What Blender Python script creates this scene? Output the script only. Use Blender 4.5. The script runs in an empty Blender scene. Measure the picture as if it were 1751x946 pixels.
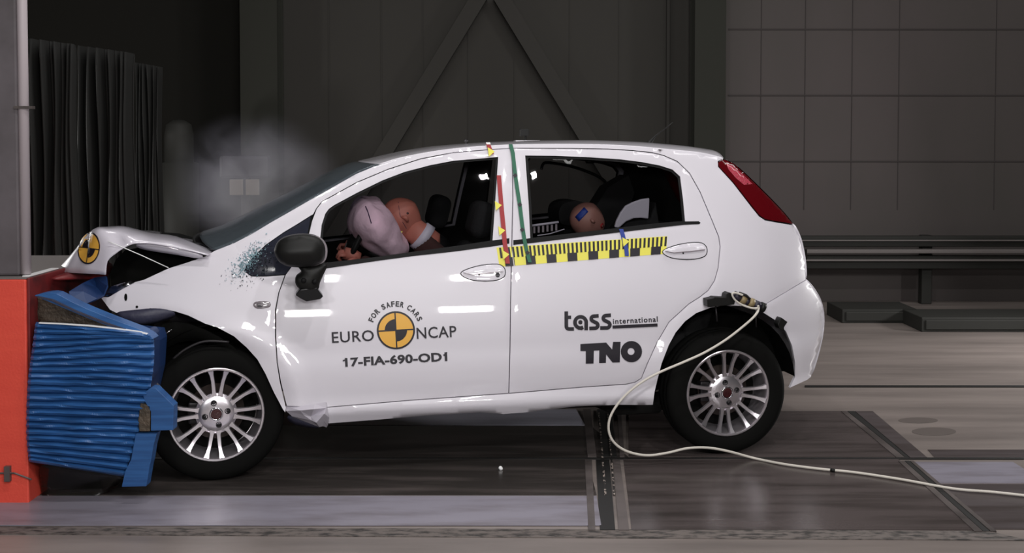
import bpy, bmesh, math, random
from mathutils import Vector, Matrix, noise
from mathutils.geometry import delaunay_2d_cdt
from mathutils.bvhtree import BVHTree
R = math.radians
random.seed(7)
scene = bpy.context.scene
COL = scene.collection

# ------------------------------------------------------------------ camera
W, H, FPX = 1751, 946, 2000.0
PY0 = 319.0
PITCH = math.atan(73 / FPX)
CAMZ = 1.55
cam_d = bpy.data.cameras.new('camera')
cam = bpy.data.objects.new('camera', cam_d); COL.objects.link(cam)
cam.location = (0, 0, CAMZ); cam.rotation_euler = (R(90) - PITCH, 0, 0)
cam_d.sensor_fit = 'HORIZONTAL'; cam_d.sensor_width = 36
cam_d.lens = 36 * FPX / W
cam_d.shift_y = -(H / 2 - PY0) / W
scene.camera = cam

# ------------------------------------------------------------------ light
scene.view_settings.view_transform = 'Standard'
scene.view_settings.look = 'None'
scene.view_settings.exposure = 0.0
scene.view_settings.gamma = 1.0
scene.view_settings.use_curve_mapping = False
wd = bpy.data.worlds.new('hall_air'); scene.world = wd; wd.use_nodes = True
wd.node_tree.nodes['Background'].inputs[0].default_value = (0.9, 0.92, 1.0, 1)
wd.node_tree.nodes['Background'].inputs[1].default_value = 0.01

def area(name, loc, target, sx, sy, watts, col=(1, .98, .97)):
    d = bpy.data.lights.new(name, 'AREA'); d.shape = 'RECTANGLE'; d.size = sx; d.size_y = sy
    d.energy = watts; d.color = col
    o = bpy.data.objects.new(name, d); COL.objects.link(o); o.location = loc
    o.rotation_euler = (Vector(target) - Vector(loc)).to_track_quat('-Z', 'Y').to_euler()
    return o
# floodlights of the crash hall: two lamp heads on the camera side, a large bank above the track, plus added fill lamps
area('flood_lamp', (0.00, 0.8, 1.80), (-0.6, 5.4, .8), .36, .26, 25)
area('flood_lamp', (1.45, 0.8, 1.85), (0.3, 5.6, .8), .46, .26, 25)
area('flood_lamp', (0.00, 0.8, 3.45), (-0.6, 5.4, .8), .55, .30, 44)
area('flood_lamp', (1.70, 0.8, 3.5), (0.3, 5.6, .8), .55, .30, 44)
area('flood_lamp', (-1.75, 0.8, 1.95), (-2.1, 5.2, .5), .26, .26, 26)  # lamp added to brighten the red barrier
area('flood_lamp', (-0.6, 2.6, 6.3), (-0.6, 5.4, .8), .24, .18, 55)
area('flood_lamp', (1.6, 2.6, 6.3), (0.3, 5.6, .8), .24, .18, 55)
area('light_bank', (0.3, 6.9, 6.4), (0.0, 6.2, 0), 6.0, 1.2, 125)
area('flood_lamp', (5.3, 8.4, 1.15), (0.2, 6.6, 0), .7, .35, 75)  # unseen low lamp added to lighten the floor under the car
area('flood_lamp', (-4.9, 8.8, 1.15), (-0.4, 6.5, 0), .7, .35, 75)  # second added lamp, same under-car fill from the left
area('light_bank', (5.0, 6.6, 6.2), (4.6, 7.6, 0), 3, 2, 85)

# ------------------------------------------------------------------ materials
def lin(c): return c / 12.92 if c <= .04045 else ((c + .055) / 1.055) ** 2.4
def rgb(r, g, b): return (lin(r / 255), lin(g / 255), lin(b / 255), 1)
def mat(name, col, rough=.5, metal=0, coat=0, spec=.5, bump=None, noise_mix=None, alpha=None):
    """bump=(scale, strength); noise_mix=(scale vec, other colour, lo, hi)"""
    m = bpy.data.materials.new(name); m.use_nodes = True
    nt = m.node_tree; b = nt.nodes['Principled BSDF']
    b.inputs['Base Color'].default_value = col
    b.inputs['Roughness'].default_value = rough
    b.inputs['Metallic'].default_value = metal
    b.inputs['Coat Weight'].default_value = coat
    b.inputs['Coat Roughness'].default_value = .04
    b.inputs['Specular IOR Level'].default_value = spec
    tc = nt.nodes.new('ShaderNodeTexCoord')
    if noise_mix:
        sc, other, lo, hi = noise_mix
        mp = nt.nodes.new('ShaderNodeMapping'); mp.inputs['Scale'].default_value = sc
        nz = nt.nodes.new('ShaderNodeTexNoise'); nz.inputs['Scale'].default_value = 1; nz.inputs['Detail'].default_value = 6
        nz.inputs['Roughness'].default_value = .6
        cr = nt.nodes.new('ShaderNodeMapRange'); cr.inputs[1].default_value = lo; cr.inputs[2].default_value = hi
        mx = nt.nodes.new('ShaderNodeMix'); mx.data_type = 'RGBA'
        mx.inputs[6].default_value = col; mx.inputs[7].default_value = other
        nt.links.new(tc.outputs['Object'], mp.inputs[0]); nt.links.new(mp.outputs[0], nz.inputs['Vector'])
        nt.links.new(nz.outputs[0], cr.inputs[0]); nt.links.new(cr.outputs[0], mx.inputs[0])
        nt.links.new(mx.outputs[2], b.inputs['Base Color'])
    if bump:
        nb = nt.nodes.new('ShaderNodeTexNoise'); nb.inputs['Scale'].default_value = bump[0]; nb.inputs['Detail'].default_value = 5
        bp = nt.nodes.new('ShaderNodeBump'); bp.inputs['Strength'].default_value = bump[1]; bp.inputs['Distance'].default_value = .01
        nt.links.new(tc.outputs['Object'], nb.inputs['Vector']); nt.links.new(nb.outputs[0], bp.inputs['Height'])
        nt.links.new(bp.outputs[0], b.inputs['Normal'])
    return m
def glass_mat(name, tint, refl_rough=.02, diffuse=None, damount=0, cracks=False, ior=1.45):
    m = bpy.data.materials.new(name); m.use_nodes = True
    nt = m.node_tree; nt.nodes.clear()
    out = nt.nodes.new('ShaderNodeOutputMaterial')
    tr = nt.nodes.new('ShaderNodeBsdfTransparent'); tr.inputs[0].default_value = tint
    gl = nt.nodes.new('ShaderNodeBsdfGlossy'); gl.inputs['Roughness'].default_value = refl_rough
    fr = nt.nodes.new('ShaderNodeFresnel'); fr.inputs[0].default_value = ior
    mx = nt.nodes.new('ShaderNodeMixShader')
    src = tr
    if diffuse:
        df = nt.nodes.new('ShaderNodeBsdfDiffuse'); df.inputs[0].default_value = diffuse
        m2 = nt.nodes.new('ShaderNodeMixShader'); m2.inputs[0].default_value = damount
        if cracks:
            tc = nt.nodes.new('ShaderNodeTexCoord')
            v = nt.nodes.new('ShaderNodeTexVoronoi'); v.feature = 'DISTANCE_TO_EDGE'; v.inputs['Scale'].default_value = 14
            mr = nt.nodes.new('ShaderNodeMapRange'); mr.inputs[1].default_value = .0; mr.inputs[2].default_value = .03
            mr.inputs[3].default_value = min(1, damount + .10); mr.inputs[4].default_value = damount
            nt.links.new(tc.outputs['Object'], v.inputs['Vector']); nt.links.new(v.outputs['Distance'], mr.inputs[0])
            nt.links.new(mr.outputs[0], m2.inputs[0])
        nt.links.new(tr.outputs[0], m2.inputs[1]); nt.links.new(df.outputs[0], m2.inputs[2]); src = m2
    nt.links.new(fr.outputs[0], mx.inputs[0]); nt.links.new(src.outputs[0], mx.inputs[1]); nt.links.new(gl.outputs[0], mx.inputs[2])
    nt.links.new(mx.outputs[0], out.inputs[0])
    return m

M = {}
M['paint'] = mat('white_paint', rgb(226, 222, 230), .38, coat=1)
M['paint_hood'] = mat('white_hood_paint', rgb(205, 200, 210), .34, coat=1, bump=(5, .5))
M['black_plastic'] = mat('black_plastic', rgb(20, 20, 19), .5, spec=.3)
M['black_gloss'] = mat('black_gloss', rgb(18, 18, 20), .25)
M['matte_black'] = mat('matte_black', rgb(13, 13, 12), .9, spec=.1)
M['rubber_seal'] = mat('rubber_seal', rgb(16, 16, 17), .6, spec=.2)
M['tyre'] = mat('tyre_rubber', rgb(14, 14, 13), .9, spec=.15)
M['alloy'] = mat('alloy', rgb(238, 232, 238), .28, metal=.9)
M['alloy_dark'] = mat('dark_alloy', rgb(50, 48, 50), .45, metal=.6)
M['disc'] = mat('brake_steel', rgb(62, 54, 50), .5, metal=.5)
M['hub_red'] = mat('dark_red_badge', rgb(58, 16, 20), .25, coat=.6)
M['chrome'] = mat('chrome', rgb(220, 220, 225), .12, metal=1)
M['bumper_blue'] = mat('dark_bumper_foam', rgb(56, 56, 74), .5, bump=(18, .6))
M['red_lens'] = mat('red_lens', rgb(92, 10, 18), .12, coat=1)
M['red_lens_light'] = mat('textured_red_lens', rgb(190, 60, 80), .25, coat=1, bump=(160, .8))
M['yellow'] = mat('yellow_vinyl', rgb(240, 232, 95), .5)
M['amber'] = mat('amber_vinyl', rgb(236, 178, 72), .5)
M['black_vinyl'] = mat('black_vinyl', rgb(24, 18, 30), .5)
M['red_tape'] = mat('red_tape', rgb(160, 32, 38), .5)
M['green_tape'] = mat('green_tape', rgb(24, 100, 72), .5)
M['blue_tape'] = mat('blue_tape', rgb(35, 62, 150), .5)
M['lens_grey'] = mat('side_repeater_lens', rgb(150, 142, 148), .2, coat=1)
M['repeater'] = mat('grey_repeater', rgb(118, 110, 116), .3, coat=.5)
M['glass'] = glass_mat('side_glass', (.72, .72, .74, 1))
M['glass_tint'] = glass_mat('rear_side_glass', (.66, .66, .67, 1))
M['windscreen'] = glass_mat('cracked_windscreen', (.55, .6, .66, 1), .06, rgb(112, 122, 130), .46, True)
M['quarter'] = glass_mat('shattered_quarter_glass', (.3, .32, .36, 1), .12, rgb(60, 62, 76), .55, True)
M['shard'] = mat('glass_crumb', rgb(150, 180, 190), .12, spec=.8)
M['shard_dark'] = mat('dark_glass_crumb', rgb(40, 48, 54), .15, spec=.8)
M['airbag'] = mat('airbag_fabric', rgb(232, 200, 214), .8, bump=(11, 1.0))
M['thread'] = mat('dark_thread', rgb(40, 24, 60), .8)
M['dummy'] = mat('dummy_vinyl', rgb(184, 112, 96), .55)
M['dummy_shirt'] = mat('dummy_shirt', rgb(60, 34, 30), .9)
M['child_skin'] = mat('child_dummy_vinyl', rgb(165, 118, 108), .5)
M['seat'] = mat('seat_fabric', rgb(25, 25, 26), .9, bump=(60, .3))
M['white_plastic'] = mat('pale_shell_plastic', rgb(200, 196, 208), .5)
M['trim'] = mat('interior_trim', rgb(20, 20, 19), .8)
M['red_paint'] = mat('red_barrier_paint', rgb(232, 84, 66), .55, noise_mix=((2, 2, 14), rgb(222, 74, 60), .35, .75), bump=(90, .15))
M['red_shaded'] = mat('shaded_red_plate', rgb(112, 30, 32), .5, noise_mix=((8, 8, 8), rgb(60, 22, 24), .45, .7))  # darker copy of the barrier red, front face shade put into the colour
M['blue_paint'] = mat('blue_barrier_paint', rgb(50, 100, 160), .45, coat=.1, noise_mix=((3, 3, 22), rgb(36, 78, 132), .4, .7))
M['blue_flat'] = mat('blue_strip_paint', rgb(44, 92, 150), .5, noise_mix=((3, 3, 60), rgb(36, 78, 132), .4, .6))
M['blue_dark'] = mat('darkened_blue', rgb(22, 50, 96), .5)  # darker copy of the barrier blue, also painting shade on the bent corner
M['honeycomb'] = mat('grey_honeycomb', rgb(96, 84, 72), .6, metal=.3, bump=(60, .8), noise_mix=((3, 3, 24), rgb(50, 46, 40), .35, .65))
M['clear_plastic'] = glass_mat('clear_plastic', (.75, .75, .74, 1), .12, rgb(80, 78, 74), .12)
M['white_tape'] = mat('white_tape', rgb(240, 240, 240), .3)
M['cable'] = mat('cable_sheath', rgb(214, 208, 198), .5)
M['brass'] = mat('beige_connector', rgb(150, 132, 96), .45)
M['connector'] = mat('dark_connector', rgb(44, 40, 54), .45)
M['concrete'] = mat('hall_floor_concrete', rgb(138, 128, 123), .42, noise_mix=((.5, 3.5, 1), rgb(104, 96, 92), .35, .7), bump=(25, .05))
M['concrete_rough'] = mat('rough_floor_strip', rgb(104, 96, 92), .8, noise_mix=((14, 34, 8), rgb(46, 43, 41), .45, .62))
M['plate_dark'] = mat('dark_floor_plate', rgb(56, 52, 50), .24, noise_mix=((1.2, 9, 1), rgb(92, 84, 82), .48, .78), bump=(12, .04))
M['plate_right'] = mat('brown_floor_plate', rgb(84, 76, 75), .26, noise_mix=((1.2, 9, 1), rgb(56, 50, 48), .42, .68), bump=(12, .04))
M['plate_bright'] = mat('brightened_floor_plate', rgb(200, 198, 214), .3, noise_mix=((2, 9, 1), rgb(170, 168, 184), .45, .75))  # lighter copy of the pale plate, light under the sill put into colour
M['plate_mid'] = mat('worn_floor_plate', rgb(84, 77, 78), .34, noise_mix=((1.2, 9, 1), rgb(60, 52, 50), .4, .7))
M['plate_pale'] = mat('pale_floor_plate', rgb(142, 138, 150), .35, noise_mix=((2, 9, 1), rgb(112, 106, 112), .45, .75))
M['rail_dark'] = mat('dark_gap', rgb(22, 21, 20), .6)
M['frame_steel'] = mat('frame_steel', rgb(104, 96, 94), .45, metal=.2, noise_mix=((3, 3, 3), rgb(66, 60, 58), .4, .7))
M['stain'] = mat('floor_stain', rgb(98, 90, 86), .45)
M['wall'] = mat('hall_wall', rgb(86, 79, 78), .8, noise_mix=((.7, .7, .35), rgb(78, 74, 71), .35, .7))
M['wall_mid'] = mat('hall_wall_dark', rgb(56, 54, 50), .85, noise_mix=((.7, .7, .35), rgb(52, 50, 46), .35, .7))
M['wall_far'] = mat('hall_wall_far', rgb(56, 55, 50), .9)
M['seam'] = mat('wall_joint', rgb(66, 61, 60), .9)
M['column'] = mat('dark_column', rgb(36, 37, 29), .8)
M['brace'] = mat('brace_paint', rgb(50, 48, 44), .8)
M['guard'] = mat('guard_rail_grey', rgb(112, 106, 104), .6)
M['guard_dark'] = mat('guard_rail_dark', rgb(34, 34, 30), .7)
M['curtain'] = mat('curtain', rgb(26, 26, 24), .8)
M['block'] = mat('grey_block', rgb(98, 92, 96), .75, noise_mix=((3, 3, 3), rgb(78, 73, 75), .4, .7))
M['post'] = mat('pale_post', rgb(176, 166, 170), .5)
M['grey_cabinet'] = mat('cabinet_grey', rgb(46, 45, 50), .6)
M['panel_light'] = mat('panel_light_face', rgb(120, 112, 106), .6)
M['underbody'] = mat('underbody', rgb(24, 23, 22), .8)
M['crush_metal'] = mat('crushed_metal', rgb(60, 58, 60), .4, metal=.6, bump=(14, 1))

# ------------------------------------------------------------------ object helpers
def tag(o, label=None, cat=None, group=None, kind=None):
    if label: o['label'] = label
    if cat: o['category'] = cat
    if group: o['group'] = group
    if kind: o['kind'] = kind
    return o
def empty(name, loc=(0, 0, 0), rz=0, parent=None):
    o = bpy.data.objects.new(name, None); COL.objects.link(o); o.location = loc; o.rotation_euler = (0, 0, rz)
    o.empty_display_size = .2
    if parent: o.parent = parent
    return o
def link(name, verts, faces, m, parent=None, smooth=False, world=None, normals_out=True):
    me = bpy.data.meshes.new(name)
    me.from_pydata([tuple(v) for v in verts], [], faces)
    for mm in (m if isinstance(m, (list, tuple)) else [m]): me.materials.append(mm)
    me.validate(); me.update()
    if normals_out:
        bm = bmesh.new(); bm.from_mesh(me); bmesh.ops.recalc_face_normals(bm, faces=bm.faces); bm.to_mesh(me); bm.free()
    if smooth:
        me.polygons.foreach_set('use_smooth', [True] * len(me.polygons))
    o = bpy.data.objects.new(name, me); COL.objects.link(o)
    if parent: o.parent = parent
    return o
class MB:
    def __init__(s): s.v = []; s.f = []; s.m = []
    def add(s, v, f, mi=0):
        n = len(s.v); s.v += [tuple(x) for x in v]; s.f += [tuple(i + n for i in q) for q in f]; s.m += [mi] * len(f); return s
    def box(s, lo, hi, mi=0):
        (a, b, c), (d, e, f) = lo, hi
        return s.add([(a, b, c), (d, b, c), (d, e, c), (a, e, c), (a, b, f), (d, b, f), (d, e, f), (a, e, f)],
                     [(0, 3, 2, 1), (4, 5, 6, 7), (0, 1, 5, 4), (1, 2, 6, 5), (2, 3, 7, 6), (3, 0, 4, 7)], mi)
    def tube(s, pts, r, n=8, mi=0, cap=True):
        pts = [Vector(p) for p in pts]; rs = r if isinstance(r, (list, tuple)) else [r] * len(pts)
        rings = []; up = Vector((.13, .2, .97))
        for i, p in enumerate(pts):
            d = (pts[min(i + 1, len(pts) - 1)] - pts[max(i - 1, 0)]).normalized()
            a = d.cross(up)
            if a.length < .05: a = d.cross(Vector((1, 0, 0)))
            a.normalize(); b = d.cross(a).normalized(); up = a.cross(d)
            rings.append([p + (a * math.cos(2 * math.pi * k / n) + b * math.sin(2 * math.pi * k / n)) * rs[i] for k in range(n)])
        v = [q for ring in rings for q in ring]; f = []
        for i in range(len(pts) - 1):
            for k in range(n):
                f.append((i * n + k, i * n + (k + 1) % n, (i + 1) * n + (k + 1) % n, (i + 1) * n + k))
        if cap: f += [tuple(range(n)), tuple((len(pts) - 1) * n + k for k in range(n))]
        return s.add(v, f, mi)
    def lathe(s, prof, c=(0, 0, 0), n=48, mi=0, axis='Y'):
        """prof: list of (r, t) closed around the axis through c"""
        v = []; f = []
        for (r, t) in prof:
            for k in range(n):
                a = 2 * math.pi * k / n
                if axis == 'Y': v.append((c[0] + r * math.cos(a), c[1] + t, c[2] + r * math.sin(a)))
                else: v.append((c[0] + r * math.cos(a), c[1] + r * math.sin(a), c[2] + t))
        for i in range(len(prof) - 1):
            for k in range(n):
                f.append((i * n + k, i * n + (k + 1) % n, (i + 1) * n + (k + 1) % n, (i + 1) * n + k))
        return s.add(v, f, mi)
    def build(s, name, m, parent=None, smooth=False, bevel=0, sub=0, autosmooth=True):
        o = link(name, s.v, s.f, m, parent, smooth)
        if isinstance(m, (list, tuple)) and len(o.data.polygons) == len(s.m):
            o.data.polygons.foreach_set('material_index', s.m)
        if bevel:
            b = o.modifiers.new('bevel', 'BEVEL'); b.width = bevel; b.segments = 2; b.limit_method = 'ANGLE'
        if sub:
            b = o.modifiers.new('sub', 'SUBSURF'); b.levels = sub; b.render_levels = sub
        return o
def catmull(pts, n=4, closed=False):
    pts = [Vector(p) for p in pts]; out = []; L = len(pts)
    rng = range(L) if closed else range(L - 1)
    for i in rng:
        p0 = pts[(i - 1) % L] if (closed or i > 0) else pts[0]
        p1 = pts[i]; p2 = pts[(i + 1) % L]
        p3 = pts[(i + 2) % L] if (closed or i + 2 < L) else pts[-1]
        for k in range(n):
            t = k / n
            out.append(.5 * ((2 * p1) + (p2 - p0) * t + (2 * p0 - 5 * p1 + 4 * p2 - p3) * t * t + (3 * p1 - p0 - 3 * p2 + p3) * t ** 3))
    if not closed: out.append(pts[-1])
    return [tuple(p) for p in out]

# ------------------------------------------------------------------ surveying: pixel -> ray -> place
CO = Vector((0, 0, CAMZ)); FW = Vector((0, math.cos(PITCH), -math.sin(PITCH))); UP = Vector((0, math.sin(PITCH), math.cos(PITCH)))
def ray(px, py): return Vector((1, 0, 0)) * ((px - W / 2) / FPX) + UP * (-(py - PY0) / FPX) + FW
def at_z(px, py, z=0):
    d = ray(px, py); return CO + d * ((z - CAMZ) / d.z)
def at_y(px, py, y):
    d = ray(px, py); return CO + d * (y / d.y)
PF = at_z(370, 710, .31); PR = at_z(1246, 673, .31)
TH = math.atan2(PR.y - PF.y, PR.x - PF.x)
U = Vector((math.cos(TH), math.sin(TH), 0)); WV = Vector((-math.sin(TH), math.cos(TH), 0))
ORG = Vector((PF.x, PF.y, 0)) - WV * .03
WB = (PR - PF).length
WIDTH = 1.69
def loc(p): q = p - ORG; return Vector((q.dot(U), q.dot(WV), q.z))
def wor(q): return ORG + U * q[0] + WV * q[1] + Vector((0, 0, q[2]))
CL, DU = loc(CO), None
def lray(px, py):
    d = ray(px, py); return Vector((d.dot(U), d.dot(WV), d.z))
def at_w(px, py, w=0):
    d = lray(px, py); return CL + d * ((w - CL.y) / d.y)
def sm(a, b, x):
    t = max(0, min(1, (x - a) / (b - a))); return t * t * (3 - 2 * t)
def SW(u, z):
    """depth of the near body side behind its widest plane"""
    if z < .55: w = .05 * ((.55 - z) / .35) ** 2
    elif z < 1.0: w = .085 * ((z - .55) / .45) ** 2
    else: w = .085 + .378 * (z - 1) + .2 * (z - 1) ** 2
    w += .010 * sm(.48, .60, z)
    w -= .020 * math.exp(-((z - .31) / .035) ** 2)
    for c in (0, WB):
        r = math.hypot(u - c, z - .33)
        w -= .016 * math.exp(-((r - .37) / .05) ** 2) * (1 if z > .2 else 0)
    if u > WB - .05: w += .26 * min(1.2, (u - WB + .05) / .66) ** 2.4
    if u < .25: w += .10 * ((.25 - u) / .8) ** 2
    return w
def S(px, py, off=0):
    d = lray(px, py); t = (0 - CL.y) / d.y
    lo, hi = t * .97, t * 1.12
    def g(q):
        p = CL + d * q; return p.y - SW(p.x, p.z) - off
    a = lo
    for k in range(1, 61):
        b = lo + (hi - lo) * k / 60
        if g(b) > 0: break
        a = b
    for _ in range(22):
        m_ = (a + b) / 2
        if g(m_) > 0: b = m_
        else: a = m_
    return CL + d * b

def inside(p, poly):
    x, y = p[0], p[1]; c = False; j = len(poly) - 1
    for i in range(len(poly)):
        xi, yi = poly[i][0], poly[i][1]; xj, yj = poly[j][0], poly[j][1]
        if (yi > y) != (yj > y) and x < (xj - xi) * (y - yi) / (yj - yi) + xi: c = not c
        j = i
    return c
def dist_poly(p, poly):
    best = 1e9; x, y = p
    for i in range(len(poly)):
        ax, ay = poly[i - 1][0], poly[i - 1][1]; bx, by = poly[i][0], poly[i][1]
        dx, dy = bx - ax, by - ay; L = dx * dx + dy * dy
        t = 0 if L == 0 else max(0, min(1, ((x - ax) * dx + (y - ay) * dy) / L))
        best = min(best, math.hypot(x - ax - t * dx, y - ay - t * dy))
    return best
def resample(poly, step):
    out = []
    for i in range(len(poly)):
        a = poly[i]; b = poly[(i + 1) % len(poly)]
        L = math.hypot(b[0] - a[0], b[1] - a[1]); n = max(1, int(round(L / step)))
        for k in range(n): out.append((a[0] + (b[0] - a[0]) * k / n, a[1] + (b[1] - a[1]) * k / n))
    return out
def shrink(poly, d):
    if d == 0: return poly
    ar = sum(poly[i - 1][0] * poly[i][1] - poly[i][0] * poly[i - 1][1] for i in range(len(poly)))
    sg = 1 if ar > 0 else -1; out = []; n = len(poly)
    for i in range(n):
        a, b, c = poly[i - 1], poly[i], poly[(i + 1) % n]
        e1 = Vector((b[0] - a[0], b[1] - a[1])); e2 = Vector((c[0] - b[0], c[1] - b[1]))
        if e1.length < 1e-6 or e2.length < 1e-6: out.append(b); continue
        e1.normalize(); e2.normalize()
        n1 = Vector((-e1.y, e1.x)) * sg; n2 = Vector((-e2.y, e2.x)) * sg; m = n1 + n2
        if m.length < .2: m = n1
        m.normalize(); k = 1 / max(.5, m.dot(n1))
        out.append((b[0] + m.x * d * k, b[1] + m.y * d * k))
    return out
def triangulate(outer, holes=(), grid=9, step=7):
    loops = [resample(outer, step)] + [resample(h, step) for h in holes]
    pts = []; edges = []
    for lp in loops:
        s = len(pts); pts += lp; edges += [(s + i, s + (i + 1) % len(lp)) for i in range(len(lp))]
    if grid:
        xs = [p[0] for p in outer]; ys = [p[1] for p in outer]
        y = min(ys) + grid * .5; row = 0
        while y < max(ys):
            x = min(xs) + grid * (.5 if row % 2 else 1)
            while x < max(xs):
                p = (x, y)
                if inside(p, loops[0]) and not any(inside(p, h) for h in loops[1:]) and all(dist_poly(p, l) > grid * .42 for l in loops): pts.append(p)
                x += grid
            y += grid * .87; row += 1
    r = delaunay_2d_cdt([Vector(p) for p in pts], edges, [], 0, 1e-5)
    vs, fs = r[0], r[2]; ff = []
    for f in fs:
        c = sum((vs[i] for i in f), Vector((0, 0))) / len(f)
        if inside(c, loops[0]) and not any(inside(c, h) for h in loops[1:]): ff.append(tuple(f))
    return [tuple(v) for v in vs], ff
def boundary(ff):
    cnt = {}
    for f in ff:
        for i in range(len(f)):
            e = (f[i], f[(i + 1) % len(f)]); k = tuple(sorted(e)); cnt.setdefault(k, []).append(e)
    return [v[0] for v in cnt.values() if len(v) == 1]
def panel(name, outer, holes, m, parent, off=0.0, thick=.012, gap=.8, grid=9, step=7, mirror=False, fn=S, edge=.0025, smooth=True, hole_gap=0):
    o2 = shrink(outer, gap); h2 = [shrink(h, -hole_gap) for h in holes]
    vs, ff = triangulate(o2, h2, grid, step)
    be = boundary(ff); bset = set(i for e in be for i in e)
    v3 = [fn(p[0], p[1], off + (edge if i in bset else 0)) for i, p in enumerate(vs)]
    n = len(v3); idx = {}; faces = list(ff)
    for i in sorted(bset):
        idx[i] = len(v3); q = Vector(v3[i]); v3.append(Vector((q.x, q.y + thick, q.z)))
    for a, b in be: faces.append((b, a, idx[a], idx[b]))
    if mirror: v3 = [(p[0], WIDTH - p[1], p[2]) for p in v3]
    o = link(name, v3, faces, m, parent, smooth, normals_out=False)
    # outward orientation: front faces look to -y (near side)
    bm = bmesh.new(); bm.from_mesh(o.data); bm.normal_update()
    s_ = sum(f.normal.y * f.calc_area() for f in list(bm.faces)[:len(ff)])
    if (s_ > 0) != mirror: bmesh.ops.reverse_faces(bm, faces=bm.faces)
    if smooth:
        for e in bm.edges:
            if len(e.link_faces) == 2 and e.calc_face_angle(0) > R(55): e.smooth = False
    bm.to_mesh(o.data); bm.free()
    return o
def slab(name, outer, m, parent, w0, w1, holes=(), fn=None, bevel=0, grid=0, smooth=False, step=30, bulge=0):
    """outline at plane w0 (car frame, or world y if fn=at_y) extruded to w1"""
    fn = fn or at_w
    vs, ff = triangulate(outer, holes, grid, step)
    be = boundary(ff)
    a = [fn(p[0], p[1], w0) for p in vs]
    if bulge:
        loops = [outer]
        mxd = max(dist_poly(p, outer) for p in vs) or 1
        a = [Vector((q.x, q.y - bulge * math.sqrt(max(0, min(1, dist_poly(p, outer) / mxd))), q.z)) for q, p in zip(a, vs)]
    b = [Vector((q.x, w1, q.z)) for q in a]
    n = len(a)
    faces = list(ff) + [tuple(i + n for i in reversed(f)) for f in ff] + [(y, x, x + n, y + n) for x, y in be]
    o = link(name, a + b, faces, m, parent, smooth)
    if bevel:
        d = o.modifiers.new('bevel', 'BEVEL'); d.width = bevel; d.segments = 2; d.limit_method = 'ANGLE'
    return o
def grid_mesh(name, rows, m, parent, thick=0, sub=1, closed=False, smooth=True, offset=1):
    """rows: list of equal-length lists of 3-D points"""
    n = len(rows[0]); v = [p for r in rows for p in r]
    f = [(i * n + j, i * n + j + 1, (i + 1) * n + j + 1, (i + 1) * n + j) for i in range(len(rows) - 1) for j in range(n - 1)]
    o = link(name, v, f, m, parent, smooth)
    if sub:
        d = o.modifiers.new('sub', 'SUBSURF'); d.levels = sub; d.render_levels = sub
    if thick:
        d = o.modifiers.new('solid', 'SOLIDIFY'); d.thickness = thick; d.offset = 0
    return o

# ================================================================== THE HALL
def floor_poly(name, pts, z, th, m):
    vs, ff = triangulate(pts, (), 0, 1e9)
    a = [at_z(p[0], p[1], z) for p in vs]; be = boundary(ff); n = len(a)
    b = [Vector((p.x, p.y, z - th)) for p in a]
    return link(name, a + b, list(ff) + [tuple(i + n for i in reversed(f)) for f in ff] + [(y, x, x + n, y + n) for x, y in be], m)
YW = 11.5
mb = MB(); mb.box((-12, -6, -.3), (12, 16, 0)); o = mb.build('floor', M['concrete']); tag(o, kind='structure')
# back wall: pale panelled bay on the right, darker sheeting in the middle, deeper bay at the left
def xw(px, y=YW): return at_y(px, 300, y).x
def zw(py, y=YW): return at_y(875, py, y).z
mb = MB(); mb.box((xw(1212), YW, 0), (12, YW + .3, 7)); o = mb.build('wall_back', M['wall']); tag(o, kind='structure')
mb = MB(); mb.box((xw(440), YW + .15, 0), (xw(1212), YW + .45, 7)); o = mb.build('wall_middle', M['wall_mid']); tag(o, kind='structure')
mb = MB(); mb.box((-14, 14.2, 0), (xw(440), 14.5, 7)); o = mb.build('wall_left', M['wall_far']); tag(o, kind='structure')
mb = MB(); mb.box((12, -6, 0), (12.3, YW, 7)); o = mb.build('wall_right', M['wall_mid']); tag(o, kind='structure')
mb = MB(); mb.box((-14.3, -6, 0), (-14, 14.5, 7)); o = mb.build('wall_side', M['wall_far']); tag(o, kind='structure')
mb = MB(); mb.box((-14, -6.3, 0), (12, -6, 7)); o = mb.build('wall_front', M['wall_mid']); tag(o, kind='structure')
mb = MB(); mb.box((-14, -6.3, 7), (12.3, 14.5, 7.2)); o = mb.build('ceiling', M['wall_mid']); tag(o, kind='structure')
mb = MB()
for py in (50, 163, 276): mb.box((xw(1244), YW - .006, zw(py + 1.5)), (12, YW + .01, zw(py - 1)))
for px in (1300, 1375, 1455, 1535, 1700): mb.box((xw(px) - .004, YW - .005, .9), (xw(px) + .004, YW + .01, 7))
o = mb.build('trim_1', M['seam']); tag(o, kind='structure')
mb = MB()
mb.box((xw(1141), YW + .08, 0), (xw(1146), YW + .16, 7)); mb.box((xw(1181), YW + .1, 0), (xw(1188), YW + .16, 7))
for px in (560, 650, 722, 800, 880, 975, 1060): mb.box((xw(px) - .005, YW + .145, 0), (xw(px) + .005, YW + .16, 7))
o = mb.build('trim_2', M['brace']); tag(o, kind='structure')
# columns
def hcolumn(name, x0, x1, y, label):
    mb = MB(); mb.box((x0, y - .3, 0), (x1, y - .28, 7)); mb.box((x0, y - .02, 0), (x1, y, 7))
    xm = (x0 + x1) / 2; mb.box((xm - .01, y - .28, 0), (xm + .01, y - .02, 7))
    o = mb.build(name, M['column']); tag(o, label, 'column')
hcolumn('steel_column', xw(1187, YW - .3), xw(1240, YW - .3), YW, 'dark steel column behind the rear roof of the white car, right of the braces')
hcolumn('steel_column', xw(408, YW - .3), xw(472, YW - .3), YW + .1, 'dark wide steel column standing behind the smoke over the bonnet')
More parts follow.
